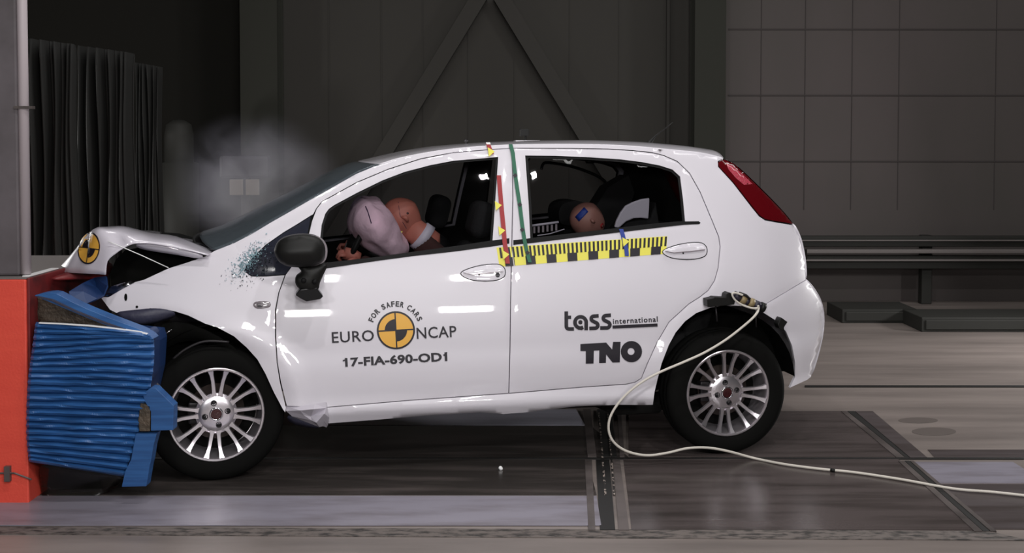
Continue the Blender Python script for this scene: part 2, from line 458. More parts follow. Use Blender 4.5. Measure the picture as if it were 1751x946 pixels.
# diagonal braces forming an upside-down V
for sx, lab in ((-1, 'dark diagonal wall brace sloping down to the left towards the windscreen'), (1, 'dark diagonal wall brace sloping down to the right behind the car roof')):
    a = at_y(838 + sx * 16, -10, YW + .03); b = at_y(838 + sx * 205, 300, YW + .03)
    d = (b - a).normalized(); n = Vector((-d.z, 0, d.x)) * .075
    b = b + d * 1.2
    mb = MB(); mb.add([a + n, a - n, b - n, b + n] + [p + Vector((0, .1, 0)) for p in (a + n, a - n, b - n, b + n)],
                      [(0, 1, 2, 3), (7, 6, 5, 4), (0, 4, 5, 1), (1, 5, 6, 2), (2, 6, 7, 3), (3, 7, 4, 0)])
    tag(mb.build('diagonal_brace', M['brace']), lab, 'brace')
# guard rails along the foot of the back wall
YG = YW - .35
def zg(py): return at_y(1500, py, YG).z
def xg(px): return at_y(px, 430, YG).x
t = empty('guard_rail', (xg(1560), YG, 0)); tag(t, 'low grey and black guard rail along the back wall beyond the car tail', 'guard rail')
ox = t.location.x
def rbox(name, x0, x1, y0, y1, z0, z1, m, bevel=.008):
    mb = MB(); mb.box((x0 - ox, y0 - YG, z0), (x1 - ox, y1 - YG, z1)); return mb.build(name, m, t, bevel=bevel)
rbox('beam', xg(1100), 9, YG, YG + .1, zg(422), zg(404), M['guard_dark'])
rbox('rail', xg(1100), 9, YG - .05, YG + .05, zg(433), zg(426), M['guard'])
rbox('beam', xg(1100), 9, YG, YG + .1, zg(460), zg(438), M['guard_dark'])
rbox('rail', xg(1100), 9, YG - .06, YG + .02, zg(446), zg(443), M['guard'], .003)
rbox('rail', xg(1100), 9, YG - .04, YG + .02, zg(412), zg(410), M['guard'], .003)
for px in (1180, 1592, 1900): rbox('post', xg(px) - .05, xg(px) + .05, YG + .1, YG + .2, 0, zg(404), M['guard_dark'])
# low boxes added for the dark band along the wall foot
for (x0, x1, y0, y1, lab) in ((1440, 1570, 512, 553, 'low dark band on the floor at the wall, nearer the car'), (1576, 1830, 512, 568, 'long low dark band on the floor at the right edge')):
    A = at_z(x0, y1, 0); B = at_z(x1, y1, 0)
    mb = MB(); mb.box((A.x, A.y, 0), (B.x, A.y + .5, .12)); mb.box((A.x + .03, A.y - .012, .02), (B.x - .03, A.y, .1))
    tag(mb.build('dark_floor_band', M['guard_dark'], bevel=.015), lab, 'box')
# curtain strips at the left, behind the barrier
def curtain(name, x0, x1, ytop, ybot, y, lab, seed, dy=0):
    rows = []
    nx = 60
    for j in range(9):
        row = []
        for i in range(nx + 1):
            s = i / nx; px = x0 + (x1 - x0) * s
            a = at_y(px, ytop + dy * s, y); z = a.z * (1 - j / 8) + .02 * (j / 8)
            row.append(Vector((a.x, y + .07 * math.sin(s * 31 + seed) + .05 * math.sin(s * 67 + seed * 2) + .03 * math.sin(j + s * 9), z)))
        rows.append(row)
    o = grid_mesh(name, rows, M['curtain'], None, thick=.01, sub=1); tag(o, lab, 'curtain'); return o
curtain('curtain', 30, 128, 64, 500, 8.6, 'grey hanging plastic curtain beside the pale post, left one', 1, 12)
curtain('curtain', 132, 222, 78, 500, 9.2, 'grey hanging plastic curtain, darker middle one behind the barrier', 2.4, 12)
curtain('curtain', 236, 272, 108, 500, 9.9, 'narrow grey plastic curtain strip, right one in the shade', 4.1, 6)
# dim things in the left background
def lathe_thing(name, c, prof, m, lab, cat):
    mb = MB(); mb.lathe(prof, (0, 0, 0), 32, axis='Z'); o = mb.build(name, m, None, True); o.location = c; tag(o, lab, cat); return o
c = at_y(306, 232, 10.6)
lathe_thing('dark_drum', (c.x, 10.6, 0), [(.001, 0), (.17, 0), (.17, c.z - .25), (.13, c.z - .24), (.13, c.z), (.11, c.z + .1), (.05, c.z + .14), (.001, c.z + .145)], M['guard_dark'], 'dark round-topped drum in the shadow left of the smoke', 'drum')
c = at_y(420, 300, 9.6)
t = empty('equipment_stand', (c.x, 9.6, 0)); tag(t, 'measuring stand with two pale panels, seen dimly through the smoke', 'equipment stand')
mb = MB(); mb.box((-.03, -.03, 0), (.03, .03, c.z + .12)); mb.box((-.25, -.25, 0), (.25, .25, .03)); mb.build('stand', M['grey_cabinet'], t, bevel=.006)
mb = MB(); mb.box((-.2, -.07, c.z - .02), (.2, .07, c.z + .16)); mb.build('head', M['grey_cabinet'], t, bevel=.02)
for dx in (-.055, .075):
    mb = MB(); mb.box((dx - .055, -.10, c.z - .16), (dx + .055, -.07, c.z - .03)); mb.build('pale_panel', M['panel_light'], t, bevel=.006)
YRED = at_z(25, 862, 0).y
# crash block with its pale corner post, upper left
YB = YRED + .06
A = at_y(27, 0, YB)
mb = MB(); mb.box((-4.2, YB, .98), (A.x - .0, YB + .12, 3.2))
o = mb.build('impact_block', M['block'], bevel=.01); tag(o, 'tall grey concrete impact block at the left edge behind the red barrier', 'block')
B0 = at_y(24, 0, YB - .02); B1 = at_y(38, 0, YB - .02)
t = empty('corner_post', (B1.x - .018, YB + .02, .985)); tag(t, 'pale vertical post on the corner of the grey impact block', 'post')
mb = MB(); mb.tube([(0, 0, 0), (0, 0, 2.3)], .022, 16); mb.build('post', M['post'], t, True)
z = at_y(30, 183, YB).z - .985
mb = MB(); mb.box((-.03, -.03, z - .008), (.05, .0, z + .004)); mb.build('clamp', M['frame_steel'], t)

# ---- floor plates
plates = [
 ('floor_plate', [(-80, 728), (1010, 728), (1075, 782), (-110, 782)], M['plate_dark'], 'dark floor plate under the car between the front and rear wheels, back row', .004),
 ('floor_plate', [(-110, 785), (1004, 785), (1020, 846), (-150, 846)], M['plate_dark'], 'dark floor plate in front of the car, left of the track strips', .004),
 ('floor_plate', [(1075, 703), (1440, 703), (1532, 781), (1075, 781)], M['plate_right'], 'dark floor plate under the rear wheel, back row', .004),
 ('floor_plate', [(1066, 785), (1536, 785), (1668, 906), (1080, 906)], M['plate_right'], 'dark worn floor plate right of the track strips, front row, crossed by the cable', .004),
 ('floor_plate', [(545, 700), (985, 700), (1000, 727), (545, 727)], M['plate_bright'], 'pale strip of floor plate showing under the car sill', .004),
 ('floor_plate', [(-60, 848), (1020, 848), (1028, 898), (-110, 898)], M['plate_pale'], 'long pale lilac floor plate along the front edge at the left', .006),
 ('floor_plate', [(1560, 790), (1732, 790), (1790, 826), (1604, 826)], M['plate_pale'], 'pale worn floor plate beside the diagonal frame at the right', .003),
 ('floor_plate', [(1604, 828), (1790, 828), (1860, 905), (1692, 905)], M['plate_mid'], 'worn grey floor plate at the lower right corner', .003),
]
for (n, p, m, lab, z) in plates: tag(floor_poly(n, p, z, .004, m), lab, 'floor plate')
# track strips (vertical in the picture) and the diagonal frame
for (x0, x1, x2, x3, mm, lab) in ((995, 1006, 1019, 1008, 'frame_steel', 'worn steel track strip in the floor, left edge'),):
    pass
strips = [
 ([(997, 700), (1010, 700), (1020, 781), (1005, 781)], 'frame_steel', 'back half of the left steel strip of the floor track'),
 ([(1056, 700), (1062, 700), (1068, 781), (1060, 781)], 'frame_steel', 'back half of the right steel strip of the floor track'),
 ([(1000, 786), (1012, 786), (1018, 906), (1006, 906)], 'frame_steel', 'front half of the left steel strip of the floor track'),
 ([(1048, 786), (1060, 786), (1076, 906), (1058, 906)], 'frame_steel', 'front half of the right steel strip of the floor track'),
 ([(1438, 703), (1448, 703), (1547, 782), (1533, 782)], 'frame_steel', 'back half of the left diagonal steel strip framing the dark plates'),
 ([(1462, 703), (1492, 703), (1585, 782), (1556, 782)], 'plate_mid', 'back half of the broad right diagonal strip framing the dark plates'),
 ([(1536, 788), (1546, 788), (1680, 908), (1666, 908)], 'frame_steel', 'front half of the left diagonal steel strip framing the dark plates'),
 ([(1556, 788), (1562, 788), (1704, 908), (1694, 908)], 'frame_steel', 'front half of the thin right diagonal strip beside the pale plate'),
]
for p, mm, lab in strips: tag(floor_poly('track_strip', p, .007, .007, M[mm]), lab, 'track strip', 'steel strips let into the floor')
strips = [
 ([(1376, 659), (2400, 659), (2400, 661.5), (1376, 661.5)], 'thin black joint line in the floor right of the tail'),
 ([(-150, 782.3), (1751, 782.3), (1751, 784.6), (-150, 784.6)], 'thin black joint line running across the floor plates under the wheels'),
 ([(1449, 703), (1461, 703), (1555, 782), (1548, 782)], 'back half of the dark diagonal slot between the frame strips'),
 ([(1547, 788), (1555, 788), (1693, 908), (1681, 908)], 'front half of the dark diagonal slot between the frame strips'),
 ([(1021, 700), (1045, 700), (1055, 781), (1030, 781)], 'back half of the dark slot between the steel track strips'),
 ([(1019, 786), (1042, 786), (1052, 906), (1026, 906)], 'front half of the dark slot between the steel track strips')]
for p, lab in strips: tag(floor_poly('floor_joint', p, .0055, .005, M['rail_dark']), lab, 'floor joint', 'dark joints in the floor')
M['slot_marks'] = mat('slot_marks', rgb(30, 28, 27), .6, noise_mix=((40, 22, 1), rgb(150, 138, 130), .52, .56))
for k, x in enumerate((1023, 1038)):
    tag(floor_poly('slot_marks', [(x, 706), (x + 2.5, 706), (x + 14, 846), (x + 10.5, 846)], .0075, .002, M['slot_marks']), ('left' if k == 0 else 'right') + ' row of small pale marks in the floor track', 'marks')
tag(floor_poly('floor_strip', [(1586, 769), (2100, 769), (2130, 782), (1598, 782)], .003, .003, M['plate_mid']), 'dark band across the concrete right of the diagonal frame', 'floor strip')
tag(floor_poly('rough_strip', [(-200, 900), (1690, 908), (1760, 924), (-220, 912)], .003, .003, M['concrete_rough']), 'rough broken edge strip of the floor along the bottom of the view', 'floor strip')
for (cx, cy, rx, ry, lab) in ((1570, 719, 34, 5, 'dark oval stain on the concrete, upper'), (1597, 738, 38, 7, 'dark oval stain on the concrete, lower')):
    pts = [(cx + rx * math.cos(a * math.pi / 12), cy + ry * math.sin(a * math.pi / 12)) for a in range(24)]
    tag(floor_poly('floor_stain', pts, .0012, .001, M['stain']), lab, 'stain')
c = at_z(856, 801, .012)
bm = bmesh.new(); bmesh.ops.create_icosphere(bm, subdivisions=2, radius=.011)
for v in bm.verts: v.co *= 1 + .25 * noise.noise(v.co * 90)
me = bpy.data.meshes.new('white_chip'); bm.to_mesh(me); bm.free(); me.materials.append(M['white_tape'])
o = bpy.data.objects.new('white_chip', me); COL.objects.link(o); o.location = c; tag(o, 'small white chip lying on the dark floor plate in front of the car', 'chip')

# ================================================================== THE CAR
car = empty('car', ORG, TH)
tag(car, 'white five-door hatchback with crushed nose pressed against the blue barrier', 'car')
E1 = [(366, 429), (400, 415.5), (430, 400), (463, 380), (493, 363), (525, 344.5), (556, 327), (609, 297), (640, 284), (649, 282)]
RAIL = [(649, 282), (675, 273), (700, 267), (740, 259.5), (790, 253), (835, 249.5), (900, 247), (1000, 247), (1080, 250), (1150, 257), (1200, 262), (1239, 272)]
TOPS = [(600, 279), (625, 274), (649, 269), (700, 257), (740, 250.5), (790, 246), (835, 243), (900, 240.5), (1000, 239.5), (1080, 242), (1150, 248), (1200, 255), (1238, 264)]
FD = [(488, 470), (505, 447), (520, 420), (527, 403), (533, 378), (541, 357), (550, 345.5), (563, 338), (610, 312), (665, 289), (720, 271.5), (775, 261), (835, 256), (876, 253.5), (877, 340), (875, 425), (873, 520), (872, 600), (870, 673), (700, 685), (558, 697), (490, 695), (480, 655), (474, 620), (471.5, 576), (471.5, 530), (477, 500)]
RD = [(876, 253.5), (978, 254), (1040, 255), (1082, 257.5), (1115, 261), (1135, 266), (1158, 276), (1179, 296), (1197, 328), (1218, 378), (1229, 405), (1231.5, 422), (1228, 458), (1222, 480), (1211, 497), (1197, 508), (1178, 520), (1144, 551), (1124, 585), (1108, 620), (1100, 639), (1097, 647), (1086, 654), (1070, 657.5), (1000, 662), (900, 670.5), (870, 673), (872, 600), (873, 520), (875, 425), (877, 340)]
FDW = [(547, 412), (550, 385), (556, 366), (562, 357.5), (571, 351), (610, 330), (654, 308.5), (692, 294), (736, 282.5), (775, 275), (852, 268.5), (850, 300), (842, 416), (780, 426), (703, 436), (553, 456)]
RDW = [(898, 266), (950, 266.5), (1008, 269), (1060, 272.5), (1096, 277), (1128, 283), (1150, 290), (1163, 302), (1168, 340), (1172, 383), (1126, 388.5), (1000, 403), (907, 414.5), (904, 350)]
QG = [(532, 369), (510, 383), (485, 398), (455, 419), (435, 438), (420, 456), (418, 465), (430, 472), (455, 472), (482, 470), (488, 470), (505, 447), (520, 420), (526, 403)]
ARCHR = [(1117, 693), (1120, 670), (1125, 649), (1132, 622), (1144, 591), (1156, 569), (1172, 550), (1191, 536), (1215, 527), (1240, 523), (1270, 524), (1303, 534), (1330, 551), (1344, 568), (1354, 592), (1359, 620), (1359, 645), (1350, 664)]
LAMP = [(1229, 285), (1228, 279), (1232, 275), (1240, 273), (1255, 280), (1272, 295), (1290, 312), (1318, 340), (1340, 363), (1357, 384), (1343, 381), (1328, 379), (1309, 375.5), (1299, 369), (1286, 353), (1254, 312)]
ARCHF = [(488, 706), (484, 701), (468, 671), (454, 640), (440, 615), (422, 595), (400, 575.5), (371, 560), (351, 554), (322, 540), (300, 533), (285, 530)]

# side frame: pillar, roof rail, quarter panel and sill in one pressing
side = E1[:-1] + RAIL[:-1] + [(1238, 270.5)] + [(1228, 276), (1228.5, 285), (1253.5, 312.5), (1285.5, 354), (1298.5, 370), (1308.5, 376.5), (1327.5, 380), (1357.5, 385)] + \
    [(1365, 398), (1371, 415), (1376, 442), (1378, 463), (1378, 479), (1345, 499), (1308, 521), (1303, 534)] + ARCHR[:11][::-1] + \
    [(1100, 693.5), (1060, 693), (985, 696), (900, 706), (860, 709), (821, 706), (724, 712), (640, 719), (561, 725), (556, 712), (558, 697)] + \
    [(700, 685), (870, 673)] + RD[3:27][::-1][:0]
# door opening edge walked backwards: sill -> rear door -> roof -> A pillar
side += [(900, 670.5), (1000, 662), (1070, 657.5), (1086, 654), (1097, 647), (1100, 639), (1108, 620), (1124, 585), (1144, 551), (1178, 520), (1197, 508), (1211, 497), (1222, 480), (1228, 458), (1231.5, 422), (1229, 405), (1218, 378), (1197, 328), (1179, 296), (1158, 276), (1135, 266), (1115, 261), (1082, 257.5), (1040, 255), (978, 254), (876, 253.5), (835, 256), (775, 261), (720, 271.5), (665, 289), (610, 312), (563, 338), (550, 345.5), (541, 357), (536, 367)] + \
    QG[0:6] + [(417, 465), (398, 448)]
FENDER = [(173, 510), (185, 502), (200, 491), (225, 484), (246, 478.5), (288, 459), (320, 449), (351, 438.5), (366, 429.5), (400, 416), (419, 430), (424, 446), (417.5, 464), (430, 473), (455, 473), (482, 471), (487, 471), (476.5, 500), (470.5, 530), (470.5, 576), (473.5, 620), (479, 655), (489, 697)] + ARCHF + [(257, 527.5), (238, 531), (217, 533.5), (200, 536), (188, 530)]
BUMPER = [(1378, 479), (1388, 489), (1398, 504), (1406, 521), (1409, 548), (1406, 578), (1396, 615), (1387, 645), (1381, 650), (1350, 664), (1359, 645), (1359, 620), (1354, 592), (1344, 568), (1330, 551), (1303, 534), (1308, 521), (1345, 499)]
lining = [(560, 700), (490, 694), (474, 620), (472, 576), (472, 520), (460, 490), (400, 465), (392, 440), (400, 420)] + E1[2:-1] + [(p[0], p[1] + 2) for p in RAIL[:-1]] + [(1226, 280), (1290, 365), (1310, 385), (1355, 392), (1370, 440), (1372, 480), (1303, 526)] + [(1270, 516), (1240, 514), (1212, 518), (1186, 528), (1165, 545), (1145, 570), (1130, 600), (1122, 622), (1112, 660), (1000, 690), (820, 700)]
def grow(poly, d): return shrink(poly, -d)

for mir in (False, True):
    sfx = ' on the far side' if mir else ''
    body = panel('side_frame', side, [], M['paint'], car, 0, .02, .7, 8, 7, mir)
    fen = panel('front_fender', FENDER, [], M['paint'], car, -.001, .012, .3, 8, 7, mir, smooth=True)
    if not mir: fender_o = fen
    fd = panel('front_door', FD, [FDW], M['paint'], car, 0, .03, .8, 8, 7, mir)
    rd = panel('rear_door', RD, [RDW], M['paint'], car, 0, .03, .8, 8, 7, mir)
    if not mir: FDO, RDO = fd, rd
    panel('window_seal', FDW, [shrink(FDW, 4)], M['rubber_seal'], fd, .006, .01, 0, 0, 7, mir)
    panel('window_seal', RDW, [shrink(RDW, 4.5)], M['rubber_seal'], rd, .006, .01, 0, 0, 7, mir)
    panel('window_pane', shrink(FDW, 3), [], M['glass'], fd, .010, .004, 0, 14, 12, mir)
    panel('window_pane', shrink(RDW, 3), [], M['glass_tint'], rd, .010, .004, 0, 14, 12, mir)
    panel('quarter_glass', QG, [], M['quarter'], car, .006, .004, .5, 10, 8, mir)
    panel('interior_lining', lining, [grow(FDW, 3), grow(RDW, 3), shrink(QG, 1)], M['trim'], car, .045, .012, 0, 12, 12, mir, edge=0)
    bs1 = panel('belt_strip', [(553, 450), (640, 440.5), (703, 431.5), (780, 421), (842, 411.5), (871, 407.5), (871, 416.5), (850, 420.5), (780, 430), (703, 438.5), (640, 447), (559, 459), (520, 466), (514, 462)], [], M['rubber_seal'], fd, -.004, .012, 0, 0, 8, mir)
    bs2 = panel('belt_strip', [(878, 411), (907, 407.5), (1000, 397), (1100, 385), (1126, 382), (1160, 379), (1195, 378.5), (1198, 381), (1196, 383.5), (1170, 384.5), (1126, 389.5), (1000, 404.5), (907, 416), (878, 419)], [], M['rubber_seal'], rd, -.004, .012, 0, 0, 8, mir)
    panel('tail_light', LAMP, [], M['red_lens'], car, -.004, .03, .6, 7, 6, mir)
    bp = panel('rear_bumper', BUMPER, [], M['paint'], car, -.004, .02, .6, 7, 6, mir)
    if not mir: TL = [c for c in car.children if c.name.startswith('tail_light')][0]
# bright textured upper part of the near lamp
panel('reflector', [(1241, 279), (1252, 283), (1270, 298), (1287, 315), (1272, 316), (1258, 304), (1246, 290)], [], M['red_lens_light'], TL, -.0065, .004, 0, 6, 6)

# roof, tailgate and windscreen lofted between the two sides
def interp(tab, x):
    if x <= tab[0][0]: return tab[0][1]
    for (a, b), (c, d) in zip(tab, tab[1:]):
        if x <= c: return b + (d - b) * (x - a) / (c - a)
    return tab[-1][1]
topc = [at_w(px, py, WIDTH / 2) for px, py in TOPS]
ztab = sorted((p.x, p.z) for p in topc)
railp = [S(px, py, .0015) for px, py in catmull(RAIL, 3)]
rows = []
nS = 17
u0 = railp[0].x; u1 = railp[-1].x
for p in railp:
    row = []
    for j in range(nS):
        s = j / (nS - 1); q = 2 * s - 1
        bul = 1 - q * q
        k = (p.x - u0) / (u1 - u0)
        u = p.x - .07 * bul * (1 - k) + .05 * bul * k
        zc = interp(ztab, u)
        z = p.z + (max(zc, p.z) - p.z) * (1 - abs(q) ** 2.6)
        y = p.y + (WIDTH - 2 * p.y) * s
        row.append(Vector((u, y, z)))
    rows.append(row)
roof = grid_mesh('roof', rows, M['paint'], car, 0, 1)
d = roof.modifiers.new('solid', 'SOLIDIFY'); d.thickness = .02; d.offset = -1
hl = grid_mesh('headliner', [[Vector((p.x, min(max(p.y, .3), WIDTH - .3), p.z - .045)) for p in r] for r in rows], M['trim'], car, .01, 0)
# tail: column of points down the lamp and bumper outline
TAIL = [(1240, 273), (1255, 280), (1272, 295), (1290, 312), (1318, 340), (1340, 363), (1357, 384), (1365, 398), (1371, 415), (1376, 442), (1378, 463), (1378, 479)]
def tailrows(pts, bulge):
    rows = []
    for px, py in pts:
        p = S(px, py, .002); row = []
        for j in range(nS):
            s = j / (nS - 1); q = 2 * s - 1
            row.append(Vector((p.x + bulge * (1 - abs(q) ** 3), p.y + (WIDTH - 2 * p.y) * s, p.z)))
        rows.append(row)
    return rows
tr = tailrows(TAIL, .05)
glass_rows = tr[0:7]
gate = grid_mesh('tailgate', tr[6:], M['paint'], car, .012, 1)
grid_mesh('rear_window', glass_rows, M['glass_tint'], car, .006, 1)
BT = [(1378, 479), (1388, 489), (1398, 504), (1406, 521), (1409, 548), (1406, 578), (1396, 615), (1387, 645)]
grid_mesh('rear_bumper_skin', tailrows(BT, .05), M['paint'], car, .012, 1)
# windscreen
e3 = [S(px, py, .004) for px, py in catmull(E1, 3)]
rows = []
for i, p in enumerate(e3):
    row = []; k = i / (len(e3) - 1)
    for j in range(nS):
        s = j / (nS - 1); q = 2 * s - 1; b = 1 - q * q
        row.append(Vector((p.x - (.11 - .04 * k) * b, p.y + (WIDTH - 2 * p.y) * s, p.z + (.03 - .025 * k) * b)))
    rows.append(row)
ws = grid_mesh('windscreen', rows, M['windscreen'], car, .006, 1)
band = [[p + Vector((.004, 0, -.012)) for p in r] for r in rows[-5:]]
grid_mesh('windscreen_shade_band', band, M['rubber_seal'], car, .003, 1)
# dark scuttle at the foot of the windscreen
sc = []
for dz in (0, -.05, -.14):
    sc.append([Vector((p.x - .03, p.y, p.z - .012 + dz)) for p in rows[0]])
grid_mesh('scuttle_panel', sc, M['black_plastic'], car, .01, 1)

# floor pan / underbody, firewall and bulkhead give the shell its inside
mb = MB(); mb.box((.38, .12, .25), (WB - .40, WIDTH - .12, .29)); mb.box((WB - .42, .27, .36), (WB + .42, WIDTH - .27, .40)); mb.box((.33, .1, .27), (.37, WIDTH - .1, .82))
mb.build('floor_pan', M['underbody'], car)
c = at_w(1090, 694, .3)
mb = MB(); mb.tube([(c.x - .2, .35, c.z + .03), (c.x - .1, .35, c.z), (c.x + .12, .35, c.z), (c.x + .2, .35, c.z + .04)], [.04, .055, .055, .03], 12); mb.build('exhaust_box', M['underbody'], car, True)

# wheel housings
def housing(c, r, z0, m=M['matte_black'], front=False):
    mb = MB(); n = 20; v = []; f = []
    a0, a1 = (4, 186)
    for (w, rr) in ((.085, r), (.30, r)):
        for i in range(n + 1):
            a = R(a0 + (a1 - a0) * i / n); v.append((c + rr * math.cos(a), w, z0 + rr * math.sin(a)))
    for i in range(n): f.append((i, i + 1, n + 2 + i, n + 1 + i))
    k = len(v); v.append((c, .30, z0)); 
    for i in range(n): f.append((n + 1 + i, n + 2 + i, k))
    mb.add(v, f); mb.build('wheel_housing', m, car)
    mb2 = MB(); mb2.add([(p[0], WIDTH - p[1], p[2]) for p in v], f); mb2.build('wheel_housing', m, car)
housing(WB + .0, .375, .345); housing(.0, .385, .33)

# wheels
def wheel(u, w, side=1, z=.31, toe=0, lab=None):
    t = empty('wheel', (u, w, z), 0, car)
    t.rotation_euler = (0, 0, (math.pi if side < 0 else 0) + toe)
    if lab: t['label'] = lab
    mb = MB(); pr = []
    for (r, y) in ((.215, .012), (.222, .004), (.235, .0), (.262, -.006), (.285, .0), (.300, .012), (.308, .03), (.310, .05), (.306, .053), (.306, .060), (.31, .063), (.31, .10), (.306, .103), (.306, .11), (.31, .113), (.31, .15), (.306, .178), (.285, .19), (.235, .19), (.215, .178)): pr.append((r, y))
    mb.lathe(pr, n=72); mb.build('tyre', M['tyre'], t, True)
    mb = MB()
    mb.lathe([(.2165, .014), (.2165, .004), (.213, .001), (.206, .002), (.203, .007), (.200, .03), (.192, .06), (.185, .10), (.185, .17)], n=72)
    mb.lathe([(.001, .022), (.03, .022), (.06, .026), (.088, .033), (.094, .040), (.09, .055), (.001, .055)], n=48)
    for k in range(16):
        # spokes go in gently splayed pairs
        a = R(22.5 * k + (1.2 if k % 2 else -1.2) + 8); pts = []
        ca, sa = math.cos(a), math.sin(a)
        prof = [(.080, .030, .0150), (.100, .028, .0100), (.150, .021, .0090), (.180, .013, .0100), (.203, .004, .0155)]
        v = []
        for (r, y, hw) in prof:
            bend = .004 * math.sin((r - .08) / .123 * math.pi) * (1 if k % 2 else -1)
            for dx, dy in ((-hw, .012), (-hw * .75, 0), (hw * .75, 0), (hw, .012)):
                tt = dx + bend; v.append((r * ca - tt * sa, y + dy, r * sa + tt * ca))
        f = [(i * 4 + j, i * 4 + j + 1, (i + 1) * 4 + j + 1, (i + 1) * 4 + j) for i in range(4) for j in range(3)]
        f += [(i * 4 + 3, i * 4, (i + 1) * 4, (i + 1) * 4 + 3) for i in range(4)]
        mb.add(v, f)
    rim = mb.build('rim', M['alloy'], t, True)
    bm = bmesh.new(); bm.from_mesh(rim.data)
    for e in bm.edges:
        if len(e.link_faces) == 2 and e.calc_face_angle(0) > R(40): e.smooth = False
    bm.to_mesh(rim.data); bm.free()
    for k in range(4):
        a = R(90 * k + 12); x, zz = .052 * math.cos(a), .052 * math.sin(a)
        mb = MB(); mb.lathe([(.0135, .0235), (.0135, .018), (.011, .018), (.010, .0245), (.007, .0245), (.006, .019), (.001, .019)], (x, 0, zz), 16); mb.build('wheel_bolt', M['alloy_dark'], t, True)
    mb = MB(); mb.lathe([(.031, .024), (.031, .016), (.027, .0145), (.024, .016)], n=32); mb.build('cap_ring', M['chrome'], t, True)
    mb = MB(); mb.lathe([(.0245, .018), (.022, .0165), (.001, .016)], n=32)
    mb.box((-.012, .012, -.006), (-.008, .0165, .006)); mb.box((-.004, .012, -.006), (0, .0165, .006)); mb.box((.005, .012, -.006), (.009, .0165, .006))
    mb.build('hub_cap', M['hub_red'], t)
    mb = MB(); mb.lathe([(.001, .075), (.06, .075), (.06, .085), (.128, .085), (.128, .105), (.001, .105)], n=48); mb.build('brake_disc', M['disc'], t, True)
    mb = MB(); mb.lathe([(.184, .13), (.001, .13)], n=40); mb.build('wheel_back', M['matte_black'], t)
    a = R(150); mb = MB()
    mb.box((-.125, .06, -.05), (-.07, .125, .05)); mb.build('brake_caliper', M['alloy_dark'], t, bevel=.008)
    return t
wheel(0, .03, 1, toe=R(4), lab='front wheel crushed against the blue barrier')
wheel(WB, .03, 1)
wheel(0, WIDTH - .03, -1); wheel(WB, WIDTH - .03, -1)
for u_ in (0, WB): mb = MB(); mb.tube([(u_, .2, .31), (u_, WIDTH - .2, .31)], .03, 10); mb.build('axle', M['underbody'], car)

# door handles
def handle(door, ox, oy, lock, s=1):
    outl = catmull([(ox + x, oy + y) for x, y in ((0, 17), (10, 10), (35, 3), (62, 1), (73, 6), (76, 15), (72, 24), (55, 29), (28, 29), (10, 25))], 3, True)
    b = panel('handle_recess', outl, [], M['rubber_seal'], door, -.0045, .004, -.9, 5, 5)
    h = panel('door_handle', outl, [], M['paint'], door, -.0075, .006, .5, 6, 5)
    # black patch painting the finger pocket's shadow, and the grip bar above it
    panel('pocket_shade', catmull([(ox + x, oy + y) for x, y in ((17, 20), (28, 16.5), (48, 15.5), (55, 19), (52, 23), (30, 24))], 2, True), [], M['black_plastic'], h, -.0090, .003, 0, 0, 4)
    panel('grip', [(ox + x, oy + y) for x, y in ((5, 15), (14, 12.5), (40, 9), (70, 7.5), (73, 13), (50, 16), (20, 18.5))], [], M['paint'], h, -.020, .012, 0, 5, 5)
    panel('grip_line', [(ox + x, oy + y) for x, y in ((5, 15.5), (20, 19), (50, 16.4), (73, 13.4), (73, 12.2), (50, 14.9), (20, 17.6))], [], M['lens_grey'], h, -.0215, .003, 0, 0, 5)
    if lock:
        panel('key_lock', [(ox + 63 + 4 * math.cos(a * .524), oy + 19.5 + 4.2 * math.sin(a * .524)) for a in range(12)], [], M['black_vinyl'], h, -.0100, .004, 0, 0, 4)
handle(FDO, 788, 451, True)
handle(RDO, 1133, 414, False, .9)
# side repeater on the fender
panel('side_repeater', catmull([(433, 522), (438, 516), (457, 515.5), (463, 520), (459, 526), (440, 528)], 3, True), [], M['repeater'], fender_o, -.006, .006, 0, 5, 4)
panel('repeater_bulb', [(440, 519), (449, 518.5), (449, 525), (440, 525.5)], [], M['black_vinyl'], fender_o, -.0085, .002, 0, 0, 5)
for (x, y, rx, ry) in ((215, 508.5, 2.6, 6.5), (234, 525, 2.2, 2.2)):
    panel('bolt_hole', [(x + rx * math.cos(a * .524), y + ry * math.sin(a * .524)) for a in range(12)], [], M['matte_black'], fender_o, -.006, .003, 0, 0, 3)
# torn headlamp bits on the fender tip
panel('broken_lamp_edge', [(176, 508), (190, 490), (206, 485), (224, 480), (230, 483), (208, 495), (186, 508)], [], M['chrome'], fender_o, -.006, .01, 0, 5, 4)

# crumpled sill tip below the front door
def crumple():
    P = lambda x, y, w: at_w(x, y, w)
    rows = [[P(488, 695, .03), P(512, 696, .0), P(538, 692, -.02), P(556, 688, .0), P(560, 692, .03)],
            [P(490, 703, .02), P(514, 702, -.03), P(536, 700, -.05), P(557, 698, -.01), P(562, 702, .03)],
            [P(500, 711, .03), P(520, 709, -.01), P(532, 712, .0), P(554, 707, -.04), P(562, 714, .02)],
            [P(520, 719, .04), P(533, 718, .0), P(541, 722, -.02), P(553, 719, .0), P(560, 726, .04)],
            [P(540, 727, .06), P(543, 728, .03), P(546, 729, .02), P(552, 728, .03), P(558, 730, .06)]]
    o = grid_mesh('crumpled_sill_tip', rows, M['paint_hood'], car, .008, 0, smooth=False)
    mb = MB(); mb.box((0, 0, 0), (.001, .001, .001))
    rows = [[P(488, 706, .05), P(515, 718, .04), P(545, 728, .04)], [P(492, 722, .08), P(520, 731, .07), P(548, 733, .06)]]
    grid_mesh('torn_liner_edge', rows, M['bumper_blue'], car, .006, 1)
crumple()

